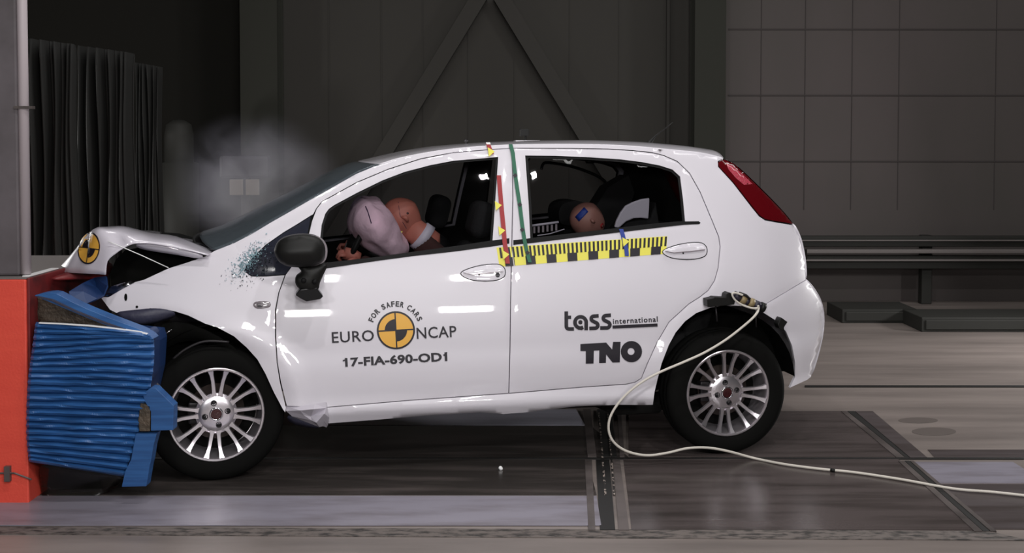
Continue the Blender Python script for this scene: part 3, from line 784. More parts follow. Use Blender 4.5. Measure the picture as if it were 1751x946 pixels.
# crushed nose: underside bumper skin, engine lumps, liner
P = at_w
rows = [[P(195, 534, .07), P(215, 532, .05), P(240, 530, .04), P(262, 527, .04), P(285, 529, .05), P(300, 534, .06)],
        [P(205, 545, .05), P(222, 545, .02), P(245, 543, .01), P(265, 541, .02), P(285, 539, .04), P(299, 538, .06)],
        [P(228, 556, .09), P(235, 558, .06), P(250, 556, .05), P(268, 552, .06), P(285, 546, .08), P(296, 542, .1)]]
grid_mesh('torn_bumper_skin', rows, M['bumper_blue'], car, .008, 1)
def lump(name, lo, hi, m, parent, seed, amp=.05, n=3):
    bm = bmesh.new(); bmesh.ops.create_cube(bm, size=1)
    bmesh.ops.subdivide_edges(bm, edges=bm.edges, cuts=4, use_grid_fill=True)
    lo = Vector(lo); hi = Vector(hi)
    for v in bm.verts:
        c = v.co.copy(); p = Vector((lo[i] + (hi[i] - lo[i]) * (c[i] + .5) for i in range(3)))
        nz = noise.noise_vector(p * 7 + Vector((seed, seed * 2, 0))); v.co = p + nz * amp
    me = bpy.data.meshes.new(name); bm.to_mesh(me); bm.free(); me.materials.append(m)
    o = bpy.data.objects.new(name, me); COL.objects.link(o)
    if parent: o.parent = parent
    return o
lump('engine_block', (-.30, .42, .36), (.26, 1.2, .78), M['crush_metal'], car, 3, .06)
slab('dark_bay_fill', [(192, 508), (188, 468), (198, 444), (214, 428), (240, 423), (275, 425), (300, 432), (330, 440), (352, 444), (350, 505)], M['matte_black'], car, .34, 1.3, bevel=.02)  # matte black slab painting the dark hollow under the bonnet
lump('bumper_beam', (-.52, .1, .45), (-.40, 1.5, .60), M['matte_black'], car, 9, .05)
# dark splash guard behind the front wheel housing edge
rows = [[P(258, 560, .10), P(300, 545, .09), P(350, 562, .08), P(400, 590, .06), P(435, 630, .05), P(462, 676, .05), P(482, 704, .05)],
        [P(268, 610, .12), P(305, 580, .12), P(345, 582, .12), P(385, 603, .11), P(412, 640, .10), P(436, 690, .1), P(462, 722, .1)]]
grid_mesh('splash_liner', rows, M['matte_black'], car, .006, 1)
# curved brake hose and bright bits in the front housing
mb = MB(); mb.tube(catmull([P(296, 614, .02), P(318, 597, .02), P(350, 584, .02), P(392, 585, .02)], 5), .006, 8); mb.build('liner_lip', M['alloy_dark'], car, True)
mb = MB(); mb.tube([P(277, 574, .03), P(294, 564, .03)], .003, 6); mb.build('bright_clip', M['chrome'], car, True)
# torn bracket pointing at the front rim
mb = MB(); pts = [(262, 648), (276, 662), (286, 676), (298, 690), (306, 700)]
rows = [[P(x, y, -.06 + .006 * (i % 2)) for i, (x, y) in enumerate(pts)], [P(x - 9, y + 6 + 4 * (i % 2), -.05) for i, (x, y) in enumerate(pts)]]
grid_mesh('torn_bracket', rows, M['alloy'], car, .004, 0, smooth=False)

# bonnet, buckled up into a ridge
hr = [
 [(356, 437), (330, 430), (290, 422), (262, 417), (240, 416), (226, 418), (212, 424), (198, 434), (184, 447), (181, 470)],
 [(361, 433), (337, 425), (297, 414), (262, 407), (240, 404), (220, 403), (203, 408), (190, 420), (177, 440), (168, 469)],
 [(367, 429), (343, 420), (300, 406), (262, 399), (238, 394.5), (212, 388), (188, 393), (170, 400), (158, 425), (146, 468)],
 [(362, 425), (340, 417), (299, 406), (262, 399), (238, 394), (211, 388.5), (184, 389.5), (163, 395), (146, 424), (128, 467)],
 [(350, 420), (330, 411), (295, 404), (262, 399), (238, 395), (208, 391), (180, 390.5), (159, 397), (133, 424), (112, 466)],
 [(335, 408), (318, 403), (292, 400), (262, 397), (236, 395), (206, 393), (178, 392), (157, 399), (127, 430), (97, 465)]]
wa_ = [.07, .14, .36, .72, 1.1, 1.5]; wb_ = [.05, .07, .11, .17, .24, .34]
rows = []
for i, r in enumerate(hr):
    q = []
    for j, (x, y) in enumerate(r):
        k = sm(3, 7, j); p = at_w(x, y, wa_[i] + (wb_[i] - wa_[i]) * k)
        if 0 < j < 9 and i > 0: p = p + Vector((0, .05 * noise.noise(Vector((i * 1.7, j * 1.3, 2))), .012 * noise.noise(Vector((i * 2.1, j * 1.1, 7)))))
        q.append(tuple(p))
    rows.append(catmull(q, 3))
rows = [list(c) for c in zip(*[catmull(c, 3) for c in zip(*rows)])]
hood = grid_mesh('bonnet', rows, M['paint_hood'], car, .006, 0)
dg = bpy.context.evaluated_depsgraph_get()
bvh = BVHTree.FromPolygons([tuple(v) for r in rows for v in r], [(i * len(rows[0]) + j, i * len(rows[0]) + j + 1, (i + 1) * len(rows[0]) + j + 1, (i + 1) * len(rows[0]) + j) for i in range(len(rows) - 1) for j in range(len(rows[0]) - 1)])
def on_hood(px, py, off=0):
    d = lray(px, py).normalized(); h = bvh.ray_cast(CL, d)
    if h[0] is None: return at_w(px, py, .5)
    n = h[1] if h[1].dot(d) < 0 else -h[1]
    return h[0] + n * (.0055 - off)
# pressed inner frame under the near bonnet edge
rows = [[P(228, 415, .10), P(255, 417, .10), P(290, 421, .09), P(325, 430, .08), P(352, 438, .08)],
        [P(236, 424, .13), P(260, 429, .12), P(290, 433, .11), P(320, 438, .10), P(343, 443, .09)]]
grid_mesh('bonnet_inner_frame', rows, M['paint_hood'], car, .008, 1)
mb = MB(); mb.tube([P(185, 413, .05), P(205, 421, .05), P(240, 436, .05), P(288, 458, .05)], .0022, 6); mb.build('bonnet_wire', M['white_tape'], car, True)

# quartered test emblem made of an amber disc, black ring, cross and two quarter discs
def emblem(cx, cy, rx, ry, rot, fn, parent, off0, name='test_emblem'):
    c, s = math.cos(R(rot)), math.sin(R(rot))
    def q(x, y): return (cx + rx * x * c + ry * y * s * 1.0, cy - rx * x * s * 1.0 + ry * y * c)
    def disc(r, a0=0, a1=360, n=40, hub=False):
        p = [q(r * math.cos(R(a0 + (a1 - a0) * k / n)), r * math.sin(R(a0 + (a1 - a0) * k / n))) for k in range(n + (1 if a1 - a0 < 360 else 0))]
        return p + ([q(0, 0)] if hub else [])
    kw = dict(parent=parent, thick=.0006, gap=0, grid=8, step=4, fn=fn, edge=0)
    base = panel(name, disc(1), [], M['amber'], off=off0, **kw)
    kw['parent'] = base; kw['grid'] = 5
    panel('black_ring', disc(1.02), [disc(.925)], M['black_vinyl'], off=off0 - .0006, **kw)
    panel('black_cross', [q(-.96, -.035), q(.96, -.035), q(.96, .035), q(-.96, .035)], [], M['black_vinyl'], off=off0 - .0010, **kw)
    panel('black_cross', [q(-.035, -.96), q(-.035, .96), q(.035, .96), q(.035, -.96)], [], M['black_vinyl'], off=off0 - .0014, **kw)
    panel('black_quarter', disc(.6, 180, 270, 12, True), [], M['black_vinyl'], off=off0 - .0008, **kw)
    panel('black_quarter', disc(.6, 0, 90, 12, True), [], M['black_vinyl'], off=off0 - .0008, **kw)
    return base
emblem(677, 565, 32, 32, 3, S, FDO, -.0025)
emblem(153.5, 425, 18.5, 27, -8, on_hood, hood, 0.0)

# lettering: built-in face turned to outlines and laid on the door skin
def text_decal(name, s, x0, y0, width, height, rot, parent, weight=0, off=-.0032, m=None, spacing=1.0, fn=S, align=None, shear=0):
    cu = bpy.data.curves.new('lettering', 'FONT'); cu.body = s; cu.offset = weight; cu.space_character = spacing; cu.resolution_u = 3
    to = bpy.data.objects.new('lettering', cu); COL.objects.link(to)
    bpy.context.view_layer.update()
    me = bpy.data.meshes.new_from_object(to.evaluated_get(bpy.context.evaluated_depsgraph_get()))
    bpy.data.objects.remove(to); bpy.data.curves.remove(cu)
    xs = [v.co.x for v in me.vertices]; ys = [v.co.y for v in me.vertices]
    x_a, x_b, y_a, y_b = min(xs), max(xs), min(ys), max(ys)
    if align == 'cap': y_a = 0
    sx = width / (x_b - x_a); sy = height / (y_b - y_a)
    c, sn = math.cos(R(rot)), math.sin(R(rot)); vs = []
    for v in me.vertices:
        X = (v.co.x - x_a) * sx; Y = (v.co.y - y_a) * sy
        vs.append(fn(x0 + X * c - Y * sn, y0 - X * sn - Y * c, off))
    fs = [tuple(p.vertices) for p in me.polygons]
    bpy.data.meshes.remove(me)
    o = link(name, vs, fs, m or M['black_vinyl'], parent, False)
    d = o.modifiers.new('solid', 'SOLIDIFY'); d.thickness = .0006
    return o
text_decal('lettering', 'EURO', 568, 587, 72, 19, 3, FDO, .01, spacing=1.06)
text_decal('lettering', 'NCAP', 713, 580, 68, 19.5, 3, FDO, .01, spacing=1.06)
text_decal('lettering', '17-FIA-690-OD1', 590.5, 628, 175, 16, 3.3, FDO, .036, spacing=1.03)
strokes_later = [([(586.3, 617.3), (590, 616), (592, 612.6)], 1.3), ([(758.3, 607.8), (762, 606), (764.2, 602.6)], 1.3)]
st = 'FOR SAFER CARS'; wd_ = [.85, 1.15, 1.0, .55, .95, 1.05, .9, .9, 1.0, .55, 1.0, 1.05, 1.0, .95]
tot = sum(wd_); a = -71.0; span = 141.0
arc = None
for ch, w_ in zip(st, wd_):
    mid = a + span * (w_ / 2) / tot; a += span * w_ / tot
    if ch == ' ': continue
    r_ = 40.5; wpx = w_ / tot * span * math.pi / 180 * 45 * .78
    an = R(mid - 0.5)
    bx, by = 676.5 + r_ * math.sin(an), 565 - r_ * math.cos(an)
    rot = -(mid - .5)
    c, s_ = math.cos(R(rot)), math.sin(R(rot))
    text_decal('lettering', ch, bx - wpx / 2 * c, by + wpx / 2 * s_, wpx, 9.5, rot, FDO, .034)
# lab mark: lower-case word with a ringed a, small word over a bar
def strokes(name, paths, w, parent, off=-.0032):
    """thick strokes in picture frame, each one a polyline of given half width, laid on the skin"""
    mbv = []; mbf = []
    for pth, hw in paths:
        n = len(pth); 
        for i, p in enumerate(pth):
            a_ = pth[max(0, i - 1)]; b_ = pth[min(n - 1, i + 1)]
            d = Vector((b_[0] - a_[0], b_[1] - a_[1])).normalized(); nn = Vector((-d.y, d.x)) * hw
            mbv += [S(p[0] + nn.x, p[1] + nn.y, off), S(p[0] - nn.x, p[1] - nn.y, off)]
        s0 = len(mbv) - 2 * n
        mbf += [(s0 + 2 * i, s0 + 2 * i + 1, s0 + 2 * i + 3, s0 + 2 * i + 2) for i in range(n - 1)]
        off -= .00012
    o = link(name, mbv, mbf, M['black_vinyl'], parent, False)
    d = o.modifiers.new('solid', 'SOLIDIFY'); d.thickness = .0006
    return o
def cp(x, y): return (930 + x * .1374, 510 + y * .1374)   # measured on an enlargement of the mark
def arcp(cx, cy, r, a0, a1, n=14): return [cp(cx + r * math.cos(R(a0 + (a1 - a0) * k / n)), cy + r * math.sin(R(a0 + (a1 - a0) * k / n))) for k in range(n + 1)]
h_ = 3.1
strokes('lettering', [(p, h) for p, h in strokes_later], 0, FDO, -.0034)
tp = [([cp(279, 165), cp(280, 330)] + arcp(312, 352, 32, 180, 90, 6) + [cp(375, 384)], h_),
      ([cp(279, 240), cp(340, 238)], 2.9),
      (arcp(457, 302, 70, 62, 360 + 0, 22) + [cp(526, 400)], h_),
      (arcp(455, 300, 13, 0, 360, 12), 1.9),
      (arcp(450, 300, 72, 60, 110, 6) + [cp(482, 378)], h_),
      ([cp(682, 220), cp(620, 224)] + arcp(622, 256, 32, 270, 120, 8) + arcp(636, 338, 36, -50, 90, 8) + [cp(565, 378)], h_),
      ([cp(835, 212), cp(770, 217)] + arcp(772, 249, 32, 270, 120, 8) + arcp(784, 332, 38, -50, 90, 8) + [cp(700, 371)], h_),
      ([cp(855, 360), cp(1415, 334)], 2.7)]
strokes('lettering', tp, 0, RDO)
text_decal('lettering', 'international', 1048.5, 554.5, 76.5, 9.5, 3, RDO, .018, spacing=1.15)
tno = [cp(*p) for p in ((455, 572), (775, 553), (850, 640), (862, 545), (955, 545), (945, 800), (855, 802), (775, 700), (772, 806), (688, 808), (690, 650), (622, 654), (618, 814), (522, 816), (522, 660), (455, 658))]
panel('lettering', tno, [], M['black_vinyl'], RDO, -.0030, .0006, 0, 6, 6, edge=0)
ring = [cp(1090 + 132 * math.cos(a * .1963), 666 + 132 * math.sin(a * .1963)) for a in range(32)]
ring2 = [cp(1085 + 44 * math.cos(a * .3927), 664 + 44 * math.sin(a * .3927)) for a in range(16)]
panel('lettering', ring, [ring2], M['black_vinyl'], RDO, -.0034, .0006, 0, 6, 6, edge=0)

# measuring strip on the doors
def band(s, t):
    """s 0..1 along, t 0..1 from the top"""
    xt = 849 + (1141 - 849) * s; yt = 423.5 + (404 - 423.5) * s
    hgt = 30 + 3 * (1 - s); return (xt + 5.2 * t * (1 - 1.4 * s), yt + hgt * t - (1.5 * math.sin(s * math.pi)) * 0)
L_ = 292.0
for nm, s0, s1, dr in (('measuring_strip', .0, .0855, FDO), ('measuring_strip', .0905, 1.0, RDO)):
    base = panel(nm, [band(s0, 0)] + [band(s0 + (s1 - s0) * k / 8, 0) for k in range(1, 9)] + [band(s0 + (s1 - s0) * (8 - k) / 8, 1) for k in range(9)], [], M['yellow'], dr, -.0012, .0008, 0, 9, 8, edge=0)
    mbv = []; mbf = []
    def quad(a_, b_, t0, t1):
        a_ = max(a_, s0 + .0005); b_ = min(b_, s1 - .0005)
        if b_ - a_ < .001: return
        n = len(mbv)
        mbv.extend([S(*band(a_, t0), -.0034), S(*band(b_, t0), -.0034), S(*band(b_, t1), -.0034), S(*band(a_, t1), -.0034)]); mbf.append((n, n + 1, n + 2, n + 3))
    x = 10.6
    while x < L_:
        quad(x / L_, (x + 17) / L_, .55, 1); x += 36.4
    x = 4.2
    while x < L_ - 2:
        quad(x / L_, (x + 3.5) / L_, .02, .56); x += 7.28
    o = link('black_marks', mbv, mbf, M['black_vinyl'], base); d = o.modifiers.new('solid', 'SOLIDIFY'); d.thickness = .0005

# door mirror folded forward and hanging
t = empty('wing_mirror', at_w(515, 440, -.05), 0, car); tl = t.location
def sub(fn):
    return lambda *a, **k: fn(*a, **k) - Vector(tl)
aw = sub(at_w)
def slabm(name, outl, m, w0, w1, bevel=.006, bulge=0, grid=0):
    return slab(name, outl, m, t, w0, w1 , fn=lambda x, y, w: aw(x, y, w), bevel=bevel, bulge=bulge, grid=grid, smooth=bool(bulge), step=7)
shell = catmull([(470, 436), (470, 424), (480, 411), (500, 403.5), (525, 402), (545, 407), (555, 420), (556, 436), (550, 449), (530, 456), (500, 457), (480, 450)], 3, True)
# back of slab is given in the mirror's own frame
slabm('mirror_shell', shell, M['black_plastic'], -.15, -.155 - tl.y + .10, 0, .05, 6)
slabm('mirror_rim', [(x + 3.5, y - .5) for x, y in shell], M['lens_grey'], -.12, -.118 - tl.y, 0, 0)
slabm('mirror_arm', catmull([(512, 455), (548, 452), (559, 455), (553, 470), (547, 484), (544, 495), (530, 500), (512, 494), (505, 484), (507, 474), (516, 466)], 3, True), M['black_plastic'], -.10, -.02 - tl.y, 0, .02, 6)
slabm('mirror_foot', [(505, 505), (512, 495), (541, 492), (553, 507), (548, 512), (524, 516), (514, 511)], M['black_gloss'], -.11, -.03 - tl.y, .006)
mb = MB(); a_ = aw(519, 480, -.125); b_ = aw(538, 482, -.125)
mb.lathe([(.012, 0), (.010, -.004), (.001, -.005)], a_, 14); mb.lathe([(.012, 0), (.010, -.004), (.001, -.005)], b_, 14); mb.build('screw_cap', M['rubber_seal'], t, True)

# antenna and roof markers
def on_roof(px, py):  # point on the crown silhouette
    return at_w(px, py, WIDTH / 2)
a_ = on_roof(1112, 243); 
mb = MB(); b_ = on_roof(1150, 209)
mb.tube([a_ + Vector((-.02, 0, -.02)), a_, a_ + Vector((.03, 0, .035)), a_ * .3 + b_ * .7, b_], [.02, .012, .004, .0028, .002], 8)
mb.build('roof_antenna', M['black_plastic'], car, True)
a_ = on_roof(898, 242)
mb = MB(); mb.box((a_.x - .06, a_.y - .03, a_.z - .03), (a_.x + .08, a_.y + .03, a_.z + .006)); mb.build('roof_plate', M['paint'], car, bevel=.004)
mb = MB(); mb.tube([a_ + Vector((0, 0, 0)), a_ + Vector((.0, 0, .035))], .008, 8); mb.box((a_.x - .03, a_.y - .02, a_.z + .03), (a_.x + .018, a_.y + .02, a_.z + .068)); mb.build('roof_camera', M['black_plastic'], car, bevel=.006)
a_ = on_roof(797, 246)
mb = MB(); mb.tube([a_ + Vector((0, 0, -.01)), a_ + Vector((0, 0, .025))], .006, 8); mb.box((a_.x - .010, a_.y - .008, a_.z + .012), (a_.x + .010, a_.y + .008, a_.z + .020)); mb.build('roof_marker', M['alloy_dark'], car)
a_ = S(1376, 436, .03)
mb = MB(); mb.box((a_.x - .01, a_.y, a_.z - .03), (a_.x + .015, a_.y + .05, a_.z + .03)); mb.build('tailgate_catch', M['chrome'], car, bevel=.004)

# ---- inside the car
def sball(name, c, r, m, parent, n=24, rot=None, fnv=None):
    bm = bmesh.new(); bmesh.ops.create_uvsphere(bm, u_segments=n * 2, v_segments=n, radius=1)
    for v in bm.verts:
        p = Vector((v.co.x * r[0], v.co.y * r[1], v.co.z * r[2]))
        if fnv: p = fnv(p)
        if rot: p = rot @ p
        v.co = p + Vector(c)
    for f in bm.faces: f.smooth = True
    me = bpy.data.meshes.new(name); bm.to_mesh(me); bm.free(); me.materials.append(m)
    o = bpy.data.objects.new(name, me); COL.objects.link(o)
    if parent: o.parent = parent
    return o
def seat(u, w, z, name='front_seat', wid=.5, rake=14, back=.62):
    t = empty(name, (u, w, z), 0, car)
    def cush(nm, lo, hi, rotdeg=0, piv=(0, 0, 0)):
        mb = MB(); mb.box(lo, hi); o = mb.build(nm, M['seat'], t, True, bevel=.05)
        o.modifiers['bevel'].segments = 4
        o.rotation_euler = (0, R(rotdeg), 0); return o
    cush('seat_cushion', (-.28, -wid / 2, 0), (.24, wid / 2, .15), -6)
    cush('seat_back', (.14, -wid / 2, .08), (.28, wid / 2, .08 + back), rake)
    cush('head_rest', (.14, -.14, .11 + back), (.25, .14, .30 + back), rake)
    mb = MB(); mb.box((-.2, -wid / 2 + .05, -.12), (.2, wid / 2 - .05, .0)); mb.build('seat_base', M['underbody'], t)
    return t
# seat position from the dark head restraint in the front window
hp = at_w(792, 300, .45)
seat(hp.x - .30, .46, .41); seat(hp.x - .42, WIDTH - .46, .41)
rp = at_w(1120, 330, .8)
t = empty('rear_bench', (rp.x - .18, WIDTH / 2, .42), 0, car)
for nm, lo, hi, rt in (('seat_cushion', (-.3, -.6, 0), (.2, .6, .16), -5), ('seat_back', (.12, -.58, .08), (.25, .58, .60), 16)):
    mb = MB(); mb.box(lo, hi); o = mb.build(nm, M['seat'], t, True, bevel=.05); o.modifiers['bevel'].segments = 4; o.rotation_euler = (0, R(rt), 0)
for y in (-.38, .38):
    mb = MB(); mb.box((.13, y - .12, .6), (.21, y + .12, .74)); o = mb.build('head_rest', M['seat'], t, True, bevel=.03); o.rotation_euler = (0, R(16), 0)
# dashboard
d0 = at_w(540, 430, .4)
rows = []
for (du, z) in ((-.32, .80), (-.1, .88), (.02, .90), (.1, .86), (.12, .74), (.02, .6)):
    rows.append([Vector((d0.x + du + .0, w, z + .0)) for w in (.16, .4, .7, 1.0, 1.3, WIDTH - .16)])
grid_mesh('dashboard', rows, M['trim'], car, .01, 1)
# steering wheel
sc_ = at_w(604, 418, .45)
t = empty('steering_wheel', sc_, 0, car); t.rotation_euler = (0, R(-64), 0)
mb = MB(); mb.lathe([(.175 + .015 * math.cos(a * .628), .015 * math.sin(a * .628)) for a in range(11)], n=40, axis='Z'); mb.build('steering_rim', M['black_plastic'], t, True)
mb = MB(); mb.lathe([(.06, -.02), (.05, .03), (.001, .035)], n=20, axis='Z')
for k in range(3):
    a = R(90 + 120 * k); mb.tube([(0, 0, 0), (.17 * math.cos(a), .17 * math.sin(a), 0)], .012, 8)
mb.tube([(0, 0, -.02), (0, 0, -.28)], .025, 10)
mb.build('steering_hub', M['black_plastic'], t, True)
# inflated driver air bag: a soft cushion squeezed by the head
ac = at_w(645, 395, .45)
def squash(p):
    f = 1 + .10 * math.sin(p.z * 14) + .05 * noise.noise(p * 18)
    return Vector((p.x * f + .25 * p.z * p.z * 2.2, p.y * f, p.z)) + Vector((1, 0, .3)) * (.018 * noise.noise(p * 14))
ab = sball('driver_air_bag', ac, (.112, .26, .19), M['airbag'], car, 30, Matrix.Rotation(R(-40), 3, 'Y'), squash)
mb = MB()
pts = []
for (x, y) in ((625, 353), (629, 362), (632, 372), (635, 382)):
    d = lray(x, y).normalized()
    bb = BVHTree.FromObject(ab, bpy.context.evaluated_depsgraph_get()) if not pts else bb
    h = bb.ray_cast(CL, d); pts.append((h[0] if h[0] else at_w(x, y, .25)) - d * .002)
mb.tube(pts, .0025, 6); mb.build('seam', M['thread'], ab)

# ================================================================== DUMMIES
def skin_body(name, pts, edges, rad, m, parent, sub=2):
    me = bpy.data.meshes.new(name); me.from_pydata([tuple(p) for p in pts], edges, []); me.materials.append(m)
    o = bpy.data.objects.new(name, me); COL.objects.link(o)
    if parent: o.parent = parent
    s = o.modifiers.new('skin', 'SKIN'); s.use_smooth_shade = True
    for i, r in enumerate(rad):
        r = r if isinstance(r, tuple) else (r, r)
        me.skin_vertices[0].data[i].radius = r
    me.skin_vertices[0].data[0].use_root = True
    d = o.modifiers.new('sub', 'SUBSURF'); d.levels = sub; d.render_levels = sub
    return o
hd = at_w(689, 373, .45)              # head centre
drv = empty('crash_test_dummy', wor((hp.x - .30, .46, .57)), TH)
tag(drv, 'adult crash test dummy with orange-brown head bent forward into the driver air bag', 'dummy')
dl = Vector((hp.x - .30, .46, .57))
def L(x, y, z): return Vector((x, y, z)) - dl
hx, hy, hz = hd
px0 = hp.x - .20
neck = Vector((hx + .085, .45, hz - .10)); chest = Vector((hx + .20, .45, hz - .24))
pel = Vector((px0, .45, .64))
if pel.x < chest.x + .05: pel.x = chest.x + .05
shoulder_z = chest.z + .03
handL = at_w(590, 431, .30)
pts = [pel, (pel + chest) / 2 + Vector((.02, 0, 0)), chest, neck, Vector((hx + .03, .45, hz - .02)),
       chest + Vector((-.01, -.18, .02)), Vector((chest.x - .10, .20, chest.z - .16)), Vector(handL) + Vector((.07, .0, -.03)),
       chest + Vector((-.01, .18, .02)), Vector((chest.x - .14, .70, chest.z - .14)), Vector((handL.x + .09, .62, handL.z - .02)),
       pel + Vector((-.04, -.10, -.02)), Vector((pel.x - .42, .35, .66)), Vector((pel.x - .62, .35, .38)),
       pel + Vector((-.04, .10, -.02)), Vector((pel.x - .42, .56, .66)), Vector((pel.x - .62, .56, .38))]
edges = [(0, 1), (1, 2), (2, 3), (3, 4), (2, 5), (5, 6), (6, 7), (2, 8), (8, 9), (9, 10), (0, 11), (11, 12), (12, 13), (0, 14), (14, 15), (15, 16)]
rad = [(.13, .15), (.12, .14), (.12, .15), .055, .05, .065, .05, .032, .065, .05, .032, .09, .075, .055, .09, .075, .055]
skin_body('body', [p - dl for p in pts], edges, rad, M['dummy_shirt'], drv)
def headshape(p):
    # skull with a flatter face towards -x and a jaw below
    q = p.copy()
    if q.z < 0: q.x *= 1 + .25 * q.z / .11; q.x -= .10 * (-q.z); q.y *= 1 + .35 * q.z / .11
    return q
hrot = Matrix.Rotation(R(-52), 3, 'Y')
head = sball('head', hd - dl, (.098, .080, .112), M['dummy'], drv, 24, hrot, headshape)
# nose, mouth line, ear and neck skin as parts of the head
def hl_(x, y, z): return hd - dl + hrot @ Vector((x, y, z))
mb = MB(); mb.tube([hl_(-.092, 0, .02), hl_(-.112, 0, -.015), hl_(-.10, 0, -.03)], [.006, .013, .008], 10); mb.build('nose', M['dummy'], head, True)
for s in (-1, 1):
    mb = MB(); mb.tube([hl_(.0, s * .078, .018), hl_(.01, s * .088, .0), hl_(.0, s * .080, -.022)], [.006, .012, .006], 8); mb.build('ear', M['dummy'], head, True)
    mb = MB(); mb.tube([hl_(-.088, s * .03, .025), hl_(-.092, s * .03, .022)], .010, 10); mb.build('eye', M['black_vinyl'], head, True)
mb = MB(); mb.tube([hl_(-.086, -.025, -.052), hl_(-.092, 0, -.054), hl_(-.086, .025, -.052)], .0035, 6); mb.build('mouth', M['thread'], head, True)
# seam over the head
mb = MB(); pts = []
bb = BVHTree.FromObject(head, bpy.context.evaluated_depsgraph_get())
for (x, y) in ((681, 345), (682, 355), (684, 368), (689, 381), (695, 391)):
    d = lray(x, y).normalized(); h = bb.ray_cast(CL - dl, d)
    if h[0]: pts.append(h[0] - d * .0005)
if len(pts) > 1: mb.tube(pts, .0013, 6); mb.build('head_seam', M['thread'], head)
h = bb.ray_cast(CL - dl, lray(697, 365).normalized())
if h[0]:
    mb = MB(); mb.lathe([(.006, 0), (.005, -.002), (.001, -.002)], h[0], 12); mb.build('head_screw', M['black_vinyl'], head, True)
# yellow and black target on the cheek
for i, (x, y, m) in enumerate(((679, 393, 'yellow'), (685, 396, 'yellow'))):
    h = bb.ray_cast(CL - dl, lray(x, y).normalized())
    if h[0]:
        mb = MB(); mb.lathe([(.010, 0), (.009, -.002), (.001, -.002)], h[0], 12); mb.build('target_sticker', M[m], head)
# vinyl neck and white collar
def ndir(x, y, w): return at_w(x, y, w) - dl
mb = MB(); mb.tube([ndir(700, 388, .45), ndir(722, 405, .45), ndir(736, 417, .46), ndir(744, 424, .46)], [.062, .066, .070, .04], 16); mb.build('neck', M['dummy'], drv, True)
mb = MB(); mb.tube([ndir(716, 401, .45), ndir(728, 410, .45)], [.075, .078], 20); mb.build('collar', M['white_plastic'], drv, True)
# hands: palm, four fingers and a thumb, half closed on the rim
def hand(wrist, dirv, up, name, parent):
    t = empty(name, wrist, 0, parent)
    dirv = Vector(dirv).normalized(); up = Vector(up).normalized(); sd = dirv.cross(up).normalized()
    mb = MB(); mb.tube([(0, 0, 0) , dirv * .03, dirv * .08], [.026, .034, .030], 12); 
    for k, ln in enumerate((.066, .074, .070, .055)):
        b = dirv * .072 + sd * (-.027 + .018 * k)
        mb.tube([b, b + dirv * ln * .45 - up * .008, b + dirv * ln * .6 - up * ln * .38, b + dirv * ln * .35 - up * ln * .62], [.0095, .009, .0085, .007], 8)
    b = dirv * .02 + sd * -.028
    mb.tube([b, b + dirv * .03 - sd * .02 - up * .01, b + dirv * .05 - sd * .018 - up * .03], [.012, .0105, .0085], 8)
    mb.build(name + '_skin', M['dummy'], t, True); return t
hand(Vector(handL) + Vector((.07, 0, -.03)) - dl, (-1, -.1, .35), (0, -.3, 1), 'left_hand', drv)
hand(Vector((handL.x + .09, .62, handL.z - .02)) - dl, (-1, .1, .3), (0, .3, 1), 'right_hand', drv)

# rear child dummy with a blue patch on the head
ch = at_w(1005, 376, .55)
cb = Vector((ch.x + .12, .55, .60))
cd = empty('child_test_dummy', wor(cb), TH); tag(cd, 'child crash test dummy in the back, head bowed with a blue patch on it', 'dummy')
crot = Matrix.Rotation(R(-70), 3, 'Y')
chd = sball('head', ch - cb, (.092, .08, .098), M['child_skin'], cd, 22, crot, headshape)
pts = [Vector((cb.x + .02, .55, .62)), Vector((cb.x + .03, .55, .76)), Vector((ch.x + .07, .55, ch.z - .11)), Vector((ch.x + .02, .55, ch.z - .04)),
       Vector((ch.x + .06, .45, ch.z - .14)), Vector((ch.x - .05, .43, ch.z - .28)), Vector((ch.x - .17, .45, ch.z - .25)),
       Vector((ch.x + .06, .65, ch.z - .14)), Vector((ch.x - .05, .67, ch.z - .28)), Vector((ch.x - .17, .65, ch.z - .25)),
       Vector((cb.x - .22, .49, .62)), Vector((cb.x - .38, .49, .45)), Vector((cb.x - .22, .61, .62)), Vector((cb.x - .38, .61, .45))]
edges = [(0, 1), (1, 2), (2, 3), (2, 4), (4, 5), (5, 6), (2, 7), (7, 8), (8, 9), (0, 10), (10, 11), (0, 12), (12, 13)]
skin_body('body', [p - cb for p in pts], edges, [.10, .09, .075, .04, .04, .032, .022, .04, .032, .022, .055, .04, .055, .04], M['dummy_shirt'], cd)
bb = BVHTree.FromObject(chd, bpy.context.evaluated_depsgraph_get())
def patch(name, poly, m, bb, base, parent, off=.002):
    vs, ff = triangulate(poly, (), 5, 5); out = []
    for x, y in vs:
        d = lray(x, y).normalized(); h = bb.ray_cast(CL - base, d)
        out.append((h[0] if h[0] else at_w(x, y, .5) - base) - d * off)
    o = link(name, out, ff, m, parent, True); d = o.modifiers.new('s', 'SOLIDIFY'); d.thickness = .001; return o
patch('blue_patch', [(983, 371), (999, 354), (1006, 362), (990, 379)], M['blue_tape'], bb, cb, chd)
patch('red_ear_patch', [(1026, 385), (1031, 381), (1033, 388), (1028, 391)], M['red_tape'], bb, cb, chd)
for s in (-1, 1):
    mb = MB(); q = ch - cb + crot @ Vector((0, s * .078, -.005)); mb.tube([q + Vector((-.01, 0, .01)), q + Vector((0, s * .008, 0)), q + Vector((.012, 0, -.008))], [.005, .010, .005], 8); mb.build('ear', M['child_skin'], chd, True)
    mb = MB(); q = ch - cb + crot @ Vector((-.083, s * .03, .02)); mb.tube([q, q + Vector((-.002, 0, -.003))], .009, 8); mb.build('eye', M['black_vinyl'], chd)
